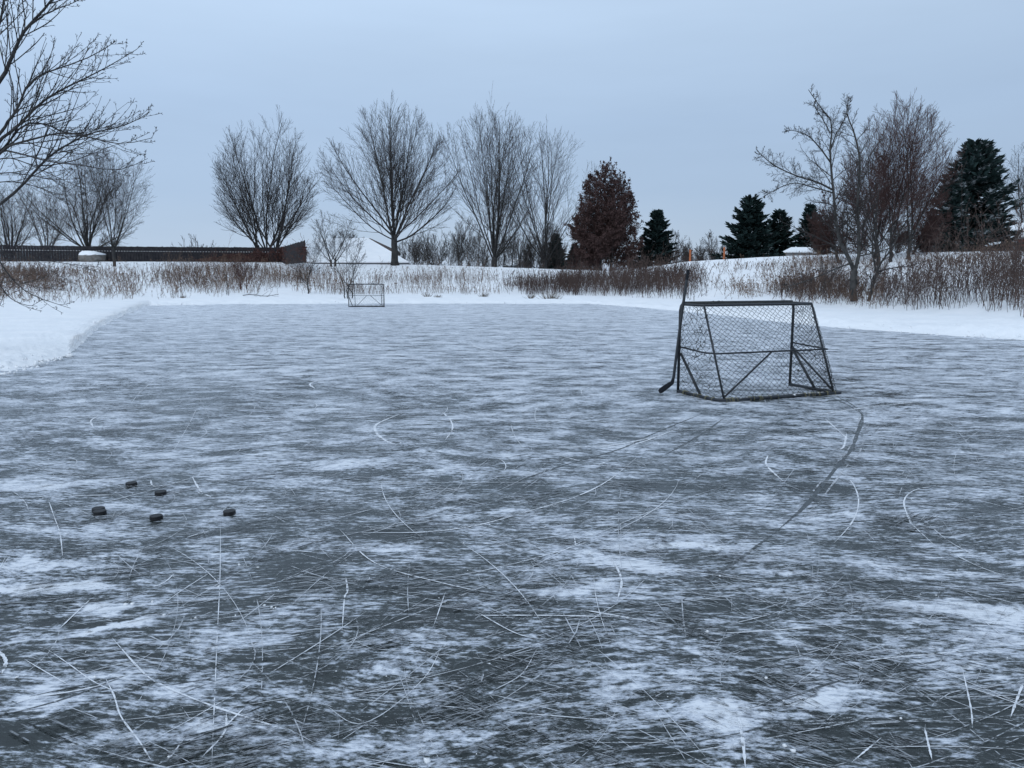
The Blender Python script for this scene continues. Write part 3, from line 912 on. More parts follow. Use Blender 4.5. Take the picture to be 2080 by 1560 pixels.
def vase_tree(name, label, px, Ydist, base_py, top_py, half_px, group, seed, table=None, limbs=8, spread=(8, 42), trunk_h=1.8, r0=.28, counts=(15, 9, 5),
              stems=1, stem_gap=.5, crown_py=None, mat='twig', barkm='bark', base=None, tw=.011, ang=(32, 34, 36), trop=.05, cat='tree', wander=.05, lean=0.0, zig=0.0, ratio=(.52, .46, .48)):
    rng = np.random.RandomState(seed)
    if base is None:
        g_ = ground_at(px, Ydist)
        if base_py is not None:
            b2 = at(px, base_py, Ydist); g_[2] = min(b2[2], g_[2] + .2) if b2[2] > g_[2] - 3 else g_[2]
    else:
        g_ = np.asarray(base, float)
    Yd = g_[1]
    ztop = at(px, top_py, Yd)[2]
    hw = half_px * Yd / F
    zc = at(px, crown_py, Yd)[2] if crown_py else g_[2] + 1.0
    table = table or [(0, .30), (.12, .62), (.35, .95), (.55, 1.0), (.75, .86), (.9, .55), (1.0, .18)]
    env = envelope(g_, zc, ztop, [(a_, b_ * hw) for a_, b_ in table], 0, lean)
    root = thing(name, label, cat, (g_[0], g_[1], g_[2]), group)
    loc = np.array([g_[0], g_[1], g_[2]])
    Ht = ztop - g_[2]
    trunk = MB(); crown = MB()
    allT = []
    for s_ in range(stems):
        off = np.array([(s_ - (stems - 1) / 2) * stem_gap, rng.uniform(-.3, .3), 0])
        lean_v = np.array([off[0] * .12, rng.normal(0, .03), 1.0])
        m0 = 7
        th = trunk_h * rng.uniform(.8, 1.2) if stems > 1 else trunk_h
        tz = np.linspace(-.3, th, m0)
        T0 = (loc + off)[None] + tz[:, None] * lean_v[None] + rng.normal(0, .02, (m0, 3)) * np.array([1, 1, 0])
        rT = r0 * (1.25 - .35 * np.linspace(0, 1, m0) ** .6); rT[0] *= 1.25
        trunk.tubes(T0[None], rT[None], 8)
        nl = limbs if stems == 1 else max(2, limbs // stems)
        phi = np.arange(nl) * 2.4 + rng.uniform(0, 6) + rng.normal(0, .2, nl)
        a_ = np.radians(spread[0] + (spread[1] - spread[0]) * np.linspace(0, 1, nl) ** 1.35 + rng.normal(0, 3, nl))
        rng.shuffle(a_)
        d = np.stack([np.sin(a_) * np.cos(phi), np.sin(a_) * np.sin(phi) * .9, np.cos(a_)], -1)
        d = unit(d + np.array([off[0] * .25, 0, 0]))
        tt = np.linspace(.70, 1.0, nl)
        p0, _, _ = sample(T0[None], rT[None], np.zeros(nl, int), tt)
        L = np.full(nl, Ht * 1.15)
        P1 = march(p0, d, L, 16, (trop * (.12 + .75 * a_ / 1.2))[:, None], wander * .8, rng)
        P1 = clip_env(P1, env, rng, .06); P1 = P1[:, :1] + (P1 - P1[:, :1]) * .93
        r1 = r0 * rng.uniform(.40, .66, nl) * (1.6 / max(1.6, nl ** .4))
        R1 = r1[:, None] * (np.linspace(1, .10, 16)[None] ** .9)
        R1 = np.maximum(R1, tw)
        trunk.tubes(P1, R1, 6)
        allT.append((P1, R1))
    P1 = np.concatenate([p for p, _ in allT]); R1 = np.concatenate([r for _, r in allT])
    P2, R2 = grow(P1, R1, counts[0], .10, .98, ang[0], 8, ratio[0], 9, trop * .7, wander * .9, .40, rng, env, tw, .3, .45)
    crown.tubes(P2, R2, 4, False)
    P3, R3 = grow(P2, R2, counts[1], .12, .98, ang[1], 10, ratio[1], 6, trop * .9, wander * 1.2, .6, rng, env, tw * .8, .5)
    crown.tubes(P3, R3, 3, False)
    P4, R4 = grow(P3, R3, counts[2], .1, 1.0, ang[2], 12, ratio[2], 4, trop * 1.2, wander * 1.6, .7, rng, env, tw * .62, .6)
    crown.tubes(P4, R4, 3, False)
    t_ = trunk.build('trunk', M[barkm], root, True, loc)
    c_ = crown.build('crown', M[mat], root, True, loc)
    return root, dict(P3=P3, P4=P4, base=loc, rng=rng, env=env)


TG = 'bare trees behind the pond'
FULL = [(0, .35), (.12, .75), (.3, 1.0), (.5, .97), (.7, .80), (.88, .52), (1.0, .16)]
# A, B, C, D
vase_tree('bare_tree', 'bare vase shaped tree with several upright trunks rising behind the fence end', 545, 102, None, 216, 112, TG, 11,
          [(0, .36), (.10, .74), (.28, 1.0), (.5, .96), (.7, .82), (.88, .60), (1.0, .3)], 18, (2, 54), 2.6, .28, (16, 10, 5), 3, .9, 505, ang=(30, 28, 32), trop=.06, tw=.013)
vase_tree('bare_tree', 'broad bare tree on one thick trunk beside the snowy house roof', 803, 86, 534, 204, 172, TG, 12, FULL, 16, (3, 82), 3.1, .34, (16, 10, 5), 1, .5, 500, ang=(26, 28, 32), trop=.05, tw=.012)
vase_tree('bare_tree', 'tall bare tree fanning from a narrow base, right of the snowy house', 1004, 90, 541, 212, 118, TG, 13,
          [(0, .15), (.15, .45), (.4, .85), (.65, 1.0), (.85, .88), (1.0, .4)], 13, (2, 52), 1.6, .33, (15, 9, 5), 1, .5, 530, ang=(26, 30, 34), trop=.05, tw=.012)
vase_tree('bare_tree', 'bare spreading tree with leggy limbs left of the brown leaved oak', 1106, 92, None, 256, 124, TG, 14,
          [(0, .18), (.2, .55), (.45, .85), (.7, 1.0), (.88, .75), (1.0, .35)], 12, (3, 62), 2.0, .26, (14, 8, 4), 1, .5, 520, ang=(28, 32, 36), trop=.05, tw=.011)
# thin stems between C and D
for i, (x, tp, rr0) in enumerate([(1024, 395, .09), (1040, 425, .08), (1056, 400, .10)]):
    vase_tree('slim_tree', ['slim grey sapling hugging the tall tree right of the snowy house', 'thinnest sapling of the three beside the small gable', 'slim sapling rising right above the small gabled roof'][i],
              x, 92, None, tp, 22, 'slim saplings by the small gable', 40 + i, [(0, .2), (.4, .8), (.7, 1), (1, .3)], 3, (5, 22), 2.0, rr0, (8, 6, 3), 1, .3, 520, tw=.010)
# left hand group
vase_tree('bare_tree', 'spreading bare tree with dense twigs behind the fence at the boulder', 182, 99, None, 292, 140, TG, 15,
          [(0, .55), (.15, .85), (.35, 1.0), (.6, .95), (.8, .72), (1.0, .4)], 14, (4, 76), 1.9, .34, (13, 9, 4), 1, .5, 492, ang=(36, 38, 40), trop=.045, wander=.07, tw=.012)
hb0 = hit(234, 541)
vase_tree('bare_tree', 'bare tree on a thin leaning trunk standing in front of the fence', 240, None, None, 295, 88, TG, 16,
          [(0, .35), (.25, .75), (.5, .98), (.72, 1.0), (.9, .7), (1, .4)], 12, (4, 64), 2.0, .16, (14, 8, 5), 1, .5, 480, base=hb0, ang=(36, 38, 40), wander=.07, tw=.011)
vase_tree('bare_tree', 'dark bare tree crowded against the frame edge behind the fence', 28, 104, None, 365, 80, TG, 17, FULL, 12, (4, 68), 1.8, .30, (12, 8, 4), 1, .5, 500, ang=(36, 38, 40), wander=.07, tw=.013)
vase_tree('bare_tree', 'low twiggy tree between the two bare trees by the fence corner', 95, 118, None, 350, 75, TG, 18, FULL, 11, (4, 66), 1.8, .26, (11, 8, 4), 1, .5, 500, ang=(36, 38, 40), wander=.07, tw=.013)
# shrubs round the house and on the slope
SG = 'bare shrubs on the slope'
vase_tree('bare_shrub', 'rounded leafless shrub in front of the snowy roof', 678, 84, 531, 428, 66, SG, 21, [(0, .35), (.2, .75), (.5, 1), (.75, .85), (1, .35)], 9, (10, 62), .5, .10, (8, 7, 4), 2, .4, 530, ang=(34, 36, 38), tw=.011, cat='shrub')
sb_ = hit(628, 596)
vase_tree('sapling', 'crooked bare sapling at the ice edge left of the distant goal', 632, None, None, 440, 44, SG, 22, [(0, .5), (.2, .9), (.45, 1), (.75, .6), (1, .2)], 7, (8, 62), 1.0, .05, (8, 6, 3), 1, .3, 575, base=sb_, ang=(40, 38, 36), wander=.09, tw=.008, cat='sapling')
sb_ = hit(707, 606)
vase_tree('sapling', 'bare many stemmed sapling right behind the distant goal', 712, None, None, 468, 52, SG, 23, [(0, .2), (.3, .6), (.6, 1), (.85, .85), (1, .35)], 7, (5, 38), .6, .036, (7, 6, 3), 3, .22, 590, base=sb_, ang=(34, 36, 36), wander=.06, tw=.008, cat='sapling')
sb_ = hit(492, 588)
vase_tree('red_shrub', 'dark red many stemmed shrub on the slope below the fence end', 492, None, None, 522, 46, SG, 24, [(0, .3), (.3, .7), (.6, 1), (1, .6)], 14, (6, 58), .25, .045, (8, 6, 4), 3, .25, 586, base=sb_, mat='twig_red', barkm='twig_red', ang=(26, 28, 30), tw=.010, cat='shrub')
sb_ = hit(461, 601)
vase_tree('bare_shrub', 'thin upright cluster of bare stems beside the dark red shrub', 459, None, None, 540, 9, SG, 25, [(0, .6), (.5, 1), (1, .7)], 7, (2, 12), .2, .016, (5, 3, 2), 2, .15, 598, base=sb_, ang=(18, 20, 24), tw=.009, cat='shrub')
# dense brush masses behind the ridge, each clump its own shrub
bl_ = ['dark thicket shrub just right of the broad bare tree trunk', 'grey thicket shrub between the broad tree and the tall fanning tree', 'thicket shrub at the foot of the tall fanning tree',
       'dense dark bush wrapped round the foot of the leggy bare tree', 'dark bush between the leggy tree and the oak', 'bare grey bush behind the small spruce beside the oak', 'pale bare bush by the two orange stakes', 'low dark scrub left of the large spruce pair',
       'grey brush showing over the snowy house roof', 'low bare brush showing above the fence boards',
       'dark undergrowth bush filling the foot of the oak', 'low bush on the ridge by the left orange stake', 'grey scrub behind the foot of the big grey tree', 'tall brown scrub filling the gap behind the smaller leaning stem', 'grey scrub between the leaning stem and the bushy spruce', 'grey brush peeping out behind the broad tree trunk', 'low grey brush behind the tall fanning tree trunk',
       'low grey brush behind the slim saplings and little gable', 'grey brush behind the left limbs of the leggy bare tree']
for i, (x, Yd, tp, hw, cnt) in enumerate([(868, 104, 466, 54, 11), (912, 106, 462, 52, 10), (955, 104, 436, 50, 10), (1108, 95, 448, 50, 14), (1190, 98, 470, 42, 12), (1372, 88, 466, 34, 10), (1448, 92, 470, 42, 10), (1425, 96, 500, 40, 10), (698, 135, 462, 52, 11), (400, 112, 474, 60, 2), (1278, 86, 488, 42, 12), (1395, 80, 496, 30, 10), (1700, 66, 470, 70, 8), (1790, 58, 440, 75, 10), (1850, 56, 450, 55, 9), (838, 112, 484, 44, 9), (985, 110, 468, 44, 9), (1046, 112, 476, 44, 9), (1078, 110, 462, 44, 10)]):
    vase_tree('thicket_shrub', bl_[i], x, Yd, None, tp, hw, 'thicket behind the ridge', 60 + i, [(0, .85), (.25, 1), (.55, .95), (.8, .7), (1, .3)], 16, (3, 66), .3, .06, (cnt, 8, 4), 3, 1.1, None, ang=(30, 32, 36), tw=.015, cat='shrub',
              barkm='brush', mat='brush' if i not in (4, 10, 13) else 'twig_red')

# right-hand trees
hb1 = hit(1735, 611)
rt, info = vase_tree('bare_tree', 'big grey bare tree forking low near the right bank', 1735, None, None, 180, 178, TG, 31, [(0, .5), (.2, .62), (.5, .75), (.75, .5), (1, .1)], 2, (4, 8), 1.3, .19, (1, 2, 2), 1, .5, 560, base=hb1, barkm='bark_light', tw=.010)
# that tree is drawn limb by limb: replace its crown and trunk
for ch in list(rt.children):
    bpy.data.objects.remove(ch, do_unlink=True)
YD = hb1[1]


def limb(pts, r_a, r_b, Yd, m=16, dy=None):
    """a limb through photograph pixels at depth Yd; dy bends it in depth"""
    q = np.array([at(x, y, Yd + (dy[i] if dy is not None else 0)) for i, (x, y) in enumerate(pts)])
    s = np.linspace(0, 1, len(q)); c = np.concatenate([[2 * q[0] - q[1]], q, [2 * q[-1] - q[-2]]])
    out = []
    for tt in np.linspace(0, 1, m):
        f_ = tt * (len(q) - 1); i = min(int(f_), len(q) - 2); u_ = f_ - i
        p0, p1, p2, p3 = c[i:i + 4]
        out.append(.5 * ((2 * p1) + (-p0 + p2) * u_ + (2 * p0 - 5 * p1 + 4 * p2 - p3) * u_ ** 2 + (-p0 + 3 * p1 - 3 * p2 + p3) * u_ ** 3))
    return np.array(out), np.linspace(r_a, r_b, m)


def limb_tree(root, loc, trunk_limbs, counts, ang, tw, seed, ratio=(.42, .42, .42), mat='twig', barkm='bark', trop=.04, wander=.08, env=None, t0=.12, up_az=0.0, rm=(.5, .6, .7), maxr2=None, nmul=1.0):
    rng = np.random.RandomState(seed)
    tk = MB(); cr = MB()
    P1 = np.array([a_ for a_, b_, c_ in trunk_limbs]); R1 = np.array([b_ for a_, b_, c_ in trunk_limbs])
    tk.tubes(P1, R1, 8)
    cnt = np.array([int(c_ * nmul) for a_, b_, c_ in trunk_limbs])
    P2, R2 = grow(P1, R1, cnt, t0, 1.0, ang[0], 9, ratio[0], 9, trop, wander, rm[0], rng, env, tw, .3, 1.0, up_az)
    if maxr2: R2 = np.minimum(R2, maxr2)
    cr.tubes(P2, R2, 4, False)
    P3, R3 = grow(P2, R2, counts[0], .10, 1.0, ang[1], 10, ratio[1], 6, trop * 1.2, wander * 1.3, rm[1], rng, env, tw * .8, .5, .65, up_az)
    cr.tubes(P3, R3, 3, False)
    P4, R4 = grow(P3, R3, counts[1], .15, 1.0, ang[2], 12, ratio[2], 4, trop * 1.2, wander * 1.5, rm[2], rng, env, tw * .62, .6)
    cr.tubes(P4, R4, 3, False)
    tk.build('trunk', M[barkm], root, True, loc)
    cr.build('crown', M[mat], root, True, loc)
    return P3, P4


def L_(pts, ra, rb, n, Yd, dy=None):
    a_, b_ = limb(pts, ra * .5, rb * .5, Yd, 16, dy)
    return (a_, b_, n)


px_m = YD / F
limb_tree(rt, hb1, [L_([(1735, 618), (1733, 575), (1736, 545)], 14 * px_m, 11 * px_m, 2, YD),
                    L_([(1735, 550), (1722, 520), (1706, 490), (1698, 450), (1694, 400), (1689, 350), (1686, 300), (1690, 250), (1668, 220), (1642, 182)], 8.5 * px_m, 1.2 * px_m, 20, YD),
                    L_([(1736, 550), (1745, 515), (1744, 470), (1742, 400), (1747, 330), (1735, 270), (1720, 230), (1724, 200)], 8 * px_m, 1.2 * px_m, 20, YD, [0, .1, .3, .5, .7, .8, 1, 1]),
                    L_([(1690, 385), (1660, 370), (1620, 358), (1580, 340), (1555, 322), (1535, 302)], 4.2 * px_m, .8 * px_m, 15, YD, [0, -.3, -.6, -.9, -1.1, -1.3]),
                    L_([(1692, 392), (1650, 380), (1610, 372), (1570, 388), (1550, 400)], 3.0 * px_m, .7 * px_m, 11, YD, [0, -.5, -1.2, -1.7, -2]),
                    L_([(1687, 330), (1665, 300), (1640, 275), (1610, 265), (1595, 268)], 3.2 * px_m, .7 * px_m, 11, YD, [0, -.2, -.4, -.5, -.6]),
                    L_([(1688, 300), (1700, 270), (1716, 240), (1728, 200)], 2.8 * px_m, .7 * px_m, 8, YD, [0, .2, .4, .6]),
                    L_([(1686, 270), (1670, 240), (1655, 215), (1660, 190)], 2.4 * px_m, .6 * px_m, 8, YD),
                    L_([(1728, 535), (1700, 545), (1660, 562), (1615, 578), (1590, 585)], 3.2 * px_m, .8 * px_m, 10, YD, [0, -.4, -.8, -1.2, -1.5]),
                    L_([(1745, 520), (1790, 510), (1825, 496), (1860, 480)], 3.0 * px_m, .8 * px_m, 9, YD, [0, .5, .8, 1.2])],
          (11, 6), (40, 42, 44), .0072, 32, ratio=(.32, .42, .45), barkm='bark_light', wander=.12, trop=.025, t0=.12, rm=(.42, .6, .7), nmul=1.5)
# smaller leaning stem beside it
hb2 = hit(1763, 611)
rt2 = thing('bare_tree', 'smaller leaning bare stem close beside the big grey tree', 'tree', hb2, TG)
Y2 = hb2[1]; pm = Y2 / F
limb_tree(rt2, hb2, [L_([(1763, 616), (1772, 585), (1780, 555), (1792, 530), (1815, 500), (1830, 460)], 7 * pm, 1.6 * pm, 9, Y2), L_([(1781, 553), (1810, 545), (1850, 540), (1885, 528)], 3 * pm, .8 * pm, 8, Y2, [0, -.5, -1, -1.5]),
                     L_([(1780, 556), (1772, 500), (1778, 440), (1785, 390)], 3.5 * pm, .9 * pm, 10, Y2, [0, .6, 1, 1.2])], (7, 4), (36, 38, 40), .0065, 33, ratio=(.34, .42, .45), wander=.10)
# tall dense multi-stem trees behind
vase_tree('bare_tree', 'tall dense bare tree of many upright stems behind the big grey tree', 1812, 47, None, 186, 122, TG, 34, [(0, .55), (.2, .85), (.45, 1.0), (.7, .85), (.88, .5), (1, .25)], 21, (2, 40), 1.2, .10, (18, 10, 5), 3, 1.0, 500, ang=(28, 30, 34), trop=.045, tw=.0085, mat='twig_red')
rto, inf = vase_tree('brown_tree', 'dense reddish brown twiggy tree low behind the big grey tree', 1775, 50, None, 312, 128, None, 35, [(0, .95), (.3, 1.0), (.6, .92), (.82, .70), (1, .4)], 24, (5, 84), .8, .09, (18, 12, 5), 3, 2.4, 515, ang=(38, 40, 42), trop=.02, tw=.0112, mat='twig_red', barkm='bark')
def leaves(inf, root, n, size, mat, bias=.15, hang=.6):
    rng = inf['rng']; P4 = inf['P4']; P3 = inf['P3']
    src_ = np.concatenate([P4.reshape(-1, 3), P3.reshape(-1, 3)])
    w_ = src_[rng.randint(0, len(src_), n * 2)]
    # clumped: keep where a coarse noise is high
    dens = fbm(w_[:, 0] * .8 + w_[:, 1] * .3, w_[:, 2] * .8, 3, 5) + bias
    w_ = w_[rng.uniform(-.6, .5, len(w_)) < dens][:n]
    n = len(w_)
    P = w_ + rng.normal(0, size * .7, (n, 3))
    U = unit(rng.normal(0, 1, (n, 3)) + np.array([0, 0, -hang])) * (size * rng.uniform(.6, 1.3, n))[:, None]
    V = unit(np.cross(U, rng.normal(0, 1, (n, 3)))) * (size * rng.uniform(.35, .7, n))[:, None]
    mb = MB(); mb.cards(P, U, V)
    return mb.build('leaves', M[mat], root, False, inf['base'])
leaves(inf, rto, 12000, .04, 'leaf_brown', bias=.5)
# right edge tree
vase_tree('bare_tree', 'pale bare tree behind the large spruce at the right edge', 2085, 74, None, 265, 82, TG, 36, FULL, 10, (5, 52), 2.0, .28, (14, 9, 5), 1, .5, 460, ang=(34, 36, 38), tw=.011)
# oak with its brown leaves
rk, ink = vase_tree('oak_tree', 'oak keeping its rusty brown leaves, conical crown between bare tree and spruce', 1230, 80, None, 322, 73, None, 41, [(0, .75), (.12, 1.0), (.32, 1.0), (.55, .84), (.78, .60), (.93, .36), (1, .2)], 34, (1, 78), 1.8, .16, (15, 9, 5), 2, 1.0, 532, ang=(42, 42, 42), trop=.03, tw=.011, mat='twig_red')
leaves(ink, rk, 44000, .10, 'leaf_brown', bias=.95)

# ------------------------------------------------------------------ near tree at the left frame edge
YN = 14.5
lb0 = np.array(at(-190, 640, YN)); lb0[2] = float(terr(lb0[0], lb0[1]))
rn = thing('bare_tree', 'nearest bare tree, its budded limbs reaching in over the left snowbank', 'tree', lb0, TG)
q = YN / F
def NL(pts, ra, rb, n, dy): return L_(pts, ra * q, rb * q, n, YN, dy)
near_limbs = [NL([(-190, 720), (-185, 560), (-170, 400), (-150, 250)], 26, 15, 0, [0, 0, 0, 0]),
    NL([(-170, 420), (-80, 260), (0, 165), (22, 120), (45, 70), (70, 40), (105, 0), (140, -60)], 9, 3.0, 13, [0, 0, 0, 0, 0, 0, 0, 0]),
    NL([(-180, 470), (-80, 360), (0, 272), (15, 248), (35, 222), (58, 170), (98, 146), (132, 135), (190, 112), (235, 84)], 7, 1.0, 15, [0, 0, -.1, -.2, -.3, -.4, -.5, -.6, -.7, -.8]),
    NL([(-170, 480), (-60, 360), (0, 285), (30, 262), (80, 212), (122, 184), (175, 158), (225, 132), (278, 100)], 8, 1.0, 17, [0, 0, 0, .1, .2, .3, .4, .5, .6]),
    NL([(-180, 500), (-80, 400), (0, 308), (12, 296), (48, 254), (90, 252), (130, 268), (175, 270), (235, 250), (285, 165)][:9], 6, 1.0, 14, [0, 0, 0, .1, .3, .5, .6, .7, .8]),
    NL([(-180, 520), (-90, 400), (0, 312), (20, 296), (55, 286), (110, 272), (150, 272), (200, 284), (250, 292), (310, 280)], 6, 1.0, 14, [0, 0, 0, -.2, -.3, -.5, -.7, -.8, -.9, -1]),
    NL([(-185, 600), (-80, 480), (0, 415), (40, 382), (78, 340), (110, 310), (148, 288), (180, 272), (225, 262), (270, 248), (305, 226)], 7, 1.0, 17, [0, 0, 0, 0, .1, .2, .3, .3, .4, .5, .6]),
    NL([(-170, 450), (-60, 340), (0, 308), (40, 312), (100, 328), (160, 335), (240, 345), (300, 322)], 4.5, .8, 11, [0, 0, 0, -.2, -.4, -.5, -.6, -.7]),
    NL([(-170, 440), (-60, 350), (5, 322), (50, 330), (120, 362), (190, 392), (250, 410), (310, 400)][:6], 3.5, .7, 9, [0, 0, 0, .2, .4, .6]),
    NL([(-180, 500), (-60, 380), (0, 352), (60, 356), (110, 365), (165, 362)], 3.5, .7, 9, [0, 0, 0, .3, .5, .6]),
    NL([(-185, 560), (-60, 420), (0, 370), (70, 378), (120, 395), (170, 396)], 3.0, .7, 8, [0, 0, 0, .3, .5, .6]),
    NL([(-170, 380), (-70, 200), (-10, 70), (5, 20), (12, -60)], 7, 3, 8, [0, .2, .3, .4, .5]),
    NL([(40, 80), (36, 40), (40, 0), (60, -60)], 2, .8, 6, [0, .1, .2, .3]),
    NL([(62, 48), (100, 25), (150, 5), (175, -12)], 2.2, .8, 8, [0, -.1, -.2, -.3]),
    NL([(-185, 640), (-90, 500), (-30, 500), (0, 532), (16, 556), (45, 586), (82, 606), (143, 626)], 4.5, .8, 4, [0, -.3, -.6, -.9, -1, -1.1, -1.2, -1.3]),
    NL([(-185, 640), (-90, 540), (-20, 560), (0, 580), (22, 606), (50, 619), (76, 622)], 3.5, .7, 3, [0, -.5, -1, -1.2, -1.3, -1.4, -1.4]),
    NL([(-185, 620), (-80, 500), (0, 512), (60, 524), (140, 536), (205, 543)], 3.0, .7, 6, [0, .5, .8, 1, 1.2, 1.3])]
NP3, NP4 = limb_tree(rn, lb0, near_limbs, (5, 2), (32, 36, 46), .0044, 51, ratio=(.34, .26, .26), barkm='bark_near', mat='bark_near', trop=.05, wander=.045, t0=.30, rm=(.55, .75, .8), maxr2=.0095, nmul=1.6)
mb = MB()                                   # buds on the twig tips
tp = NP4[:, -1]; td = unit(NP4[:, -1] - NP4[:, -2])
seg = np.stack([tp - td * .008, tp + td * .010, tp + td * .026], 1)
mb.tubes(seg, np.tile([.003, .0042, .0012], (len(seg), 1)), 4)
mb.build('buds', M['bark_near'], rn, True, lb0)

# ------------------------------------------------------------------ spruces
def spruce(label, px, Yd, base_py, top_py, half_px, seed, snowy=False, group='dark spruces on the hill', shape=.85, cut=.06, step=.42, gap=0.0, base=None):
    rng = np.random.RandomState(seed)
    g_ = ground_at(px, Yd)
    ztop = at(px, top_py, Yd)[2]; Hh = ztop - g_[2]; Rm = half_px * Yd / F
    root = thing('spruce_tree', label, 'spruce', g_, group)
    tk = MB(); cr = MB()
    tk.path([g_ + np.array([0, 0, -.2]), g_ + np.array([0, 0, Hh * .5]), g_ + np.array([0, 0, Hh])], [Rm * .055, Rm * .035, .02], 7)
    zs = np.arange(cut * Hh, Hh * .985, step * Hh / 10)
    B0 = []; Bd = []; BL = []
    for z in zs:
        t = z / Hh
        n = int(8 + 4 * (1 - t))
        ph = rng.uniform(0, 6.28) + np.arange(n) * 2 * PI / n + rng.normal(0, .18, n)
        for p in ph:
            L = Rm * ((1 - t) ** shape) * rng.uniform(.60, 1.16) + .12
            if rng.rand() < gap: L *= rng.uniform(.4, .8)
            B0.append((0, 0, z + rng.normal(0, .08))); el = -.12 + .55 * t + rng.normal(0, .08)
            Bd.append((math.cos(p) * math.cos(el), math.sin(p) * math.cos(el), math.sin(el))); BL.append(L)
    B0 = np.array(B0); Bd = np.array(Bd); BL = np.array(BL)
    P = march(B0 + g_, Bd, BL, 6, .05, .05, rng)
    P[:, 1:4, 2] -= (BL * .05)[:, None]
    cr.tubes(P, np.maximum(BL[:, None] * .016 * np.linspace(1, .3, 6)[None], .008), 3, False)
    # needle sprays: elongated cards to both sides of each bough, drooping a little
    per = np.maximum(10, (BL / max(Rm * .045, .06)).astype(int) * 4)
    par = np.repeat(np.arange(len(BL)), per); k_ = len(par)
    t = rng.uniform(.12, 1.0, k_) ** .8
    c, d, _ = sample(P, np.ones(P.shape[:2]), par, t)
    side = unit(np.cross(d, np.array([0, 0, 1.]))) * rng.choice([-1, 1], k_)[:, None]
    dir_ = unit(d * rng.uniform(.5, 1.2, (k_, 1)) + side * rng.uniform(.2, 1.0, (k_, 1)) + np.array([0, 0, 1.]) * rng.normal(.02, .22, (k_, 1)))
    ln = (Rm * .085 * rng.uniform(.6, 1.4, k_) * (1.15 - t * .4) + .08)[:, None]
    U = dir_ * ln
    V = unit(np.cross(dir_, np.array([0, 0, 1.]) + rng.normal(0, .5, (k_, 3)))) * ln * .36
    cr.cards(c + U * .8, U, V)
    tk.build('trunk', M['bark'], root, True, g_)
    cr.build('crown', M['spruce_snow' if snowy else 'spruce'], root, False, g_)
    return root


spruce('small dark spruce beside the brown leaved oak', 1332, 82, None, 430, 50, 71, shape=.78, cut=.04)
spruce('tallest dark spruce left of the garden shed', 1520, 84, None, 402, 70, 72, cut=.03, shape=.70, gap=.2)
spruce('second spruce merging with the tallest one left of the shed', 1578, 86, None, 428, 50, 73, cut=.03, shape=.72, gap=.15)
spruce('spruce half hidden behind the big grey tree above the shed', 1640, 82, None, 418, 44, 74, cut=.04, shape=.75, gap=.15)
spruce('large snow dusted blue spruce near the right edge', 1968, 62, None, 296, 92, 75, True, shape=.50, cut=.02, step=.34)
spruce('lower bushy spruce snug against the large snow dusted one', 1918, 60, None, 352, 48, 76, True, shape=.55, cut=.02)
spruce('tiny distant spruce between the leggy bare tree and the oak', 1167, 108, None, 497, 24, 77, shape=.8)
spruce('small dark spruce buried in the bush at the leggy bare tree', 1128, 112, None, 478, 34, 78, shape=.8)

# ------------------------------------------------------------------ fence, boulder, stakes
fa = thing('wooden_fence', 'long dark board fence along the top of the left slope', 'fence', (0, 0, 0))
ptsF = [(-1100, 494, 96), (-190, 496, 96), (0, 498, 96), (230, 500.5, 96), (430, 502, 96), (572, 502.5, 95), (618, 489, 73)]
Pf = np.array([at(*p_) for p_ in ptsF])
fa.location = tuple(Pf[0] * np.array([1, 1, 0]))
of = Pf[0] * np.array([1, 1, 0])
bd = MB(); rl = MB(); sn = MB()
for i in range(len(Pf) - 1):
    a_, b_ = Pf[i], Pf[i + 1]
    dv = b_ - a_; L = np.linalg.norm(dv[:2]); ang_ = math.atan2(dv[1], dv[0]); nrm = np.array([dv[1], -dv[0], 0]) / L
    if nrm[1] > 0: nrm = -nrm
    n = int(L / .34)
    for j in range(n):
        for back in (0, 1):
            s = (j + .5 + .5 * back) / n
            if s > 1: continue
            c = a_ + dv * s
            zt = c[2] + R_.uniform(-.03, .02); zb_ = zt - 2.0
            off = nrm * (-.065 if back else .045)
            bd.box((c[0] + off[0], c[1] + off[1], (zt + zb_) / 2), (.22, .02, 2.0), ang_)
    for dz in (-.62, -1.65):
        rl.path([a_ + np.array([0, 0, dz]), b_ + np.array([0, 0, dz])], .045, 4)
    for dz in (-.62,):
        sn.path([a_ + np.array([0, 0, dz + .05]), b_ + np.array([0, 0, dz + .05])], .042, 5)
    npost = max(1, int(L / 2.6))
    for j in range(npost + 1):
        if j == npost and i < len(Pf) - 2: continue
        c = a_ + dv * j / npost
        po = MB(); po.box((c[0] - nrm[0] * .01, c[1] - nrm[1] * .01, c[2] - 1.0), (.10, .085, 2.12), ang_)
        po.build('post', M['fence'], fa, False, of)
bd.build('boards', M['fence'], fa, False, of); rl.build('rails', M['fence'], fa, False, of); sn.build('snow_on_rail', M['snow'], fa, True, of)

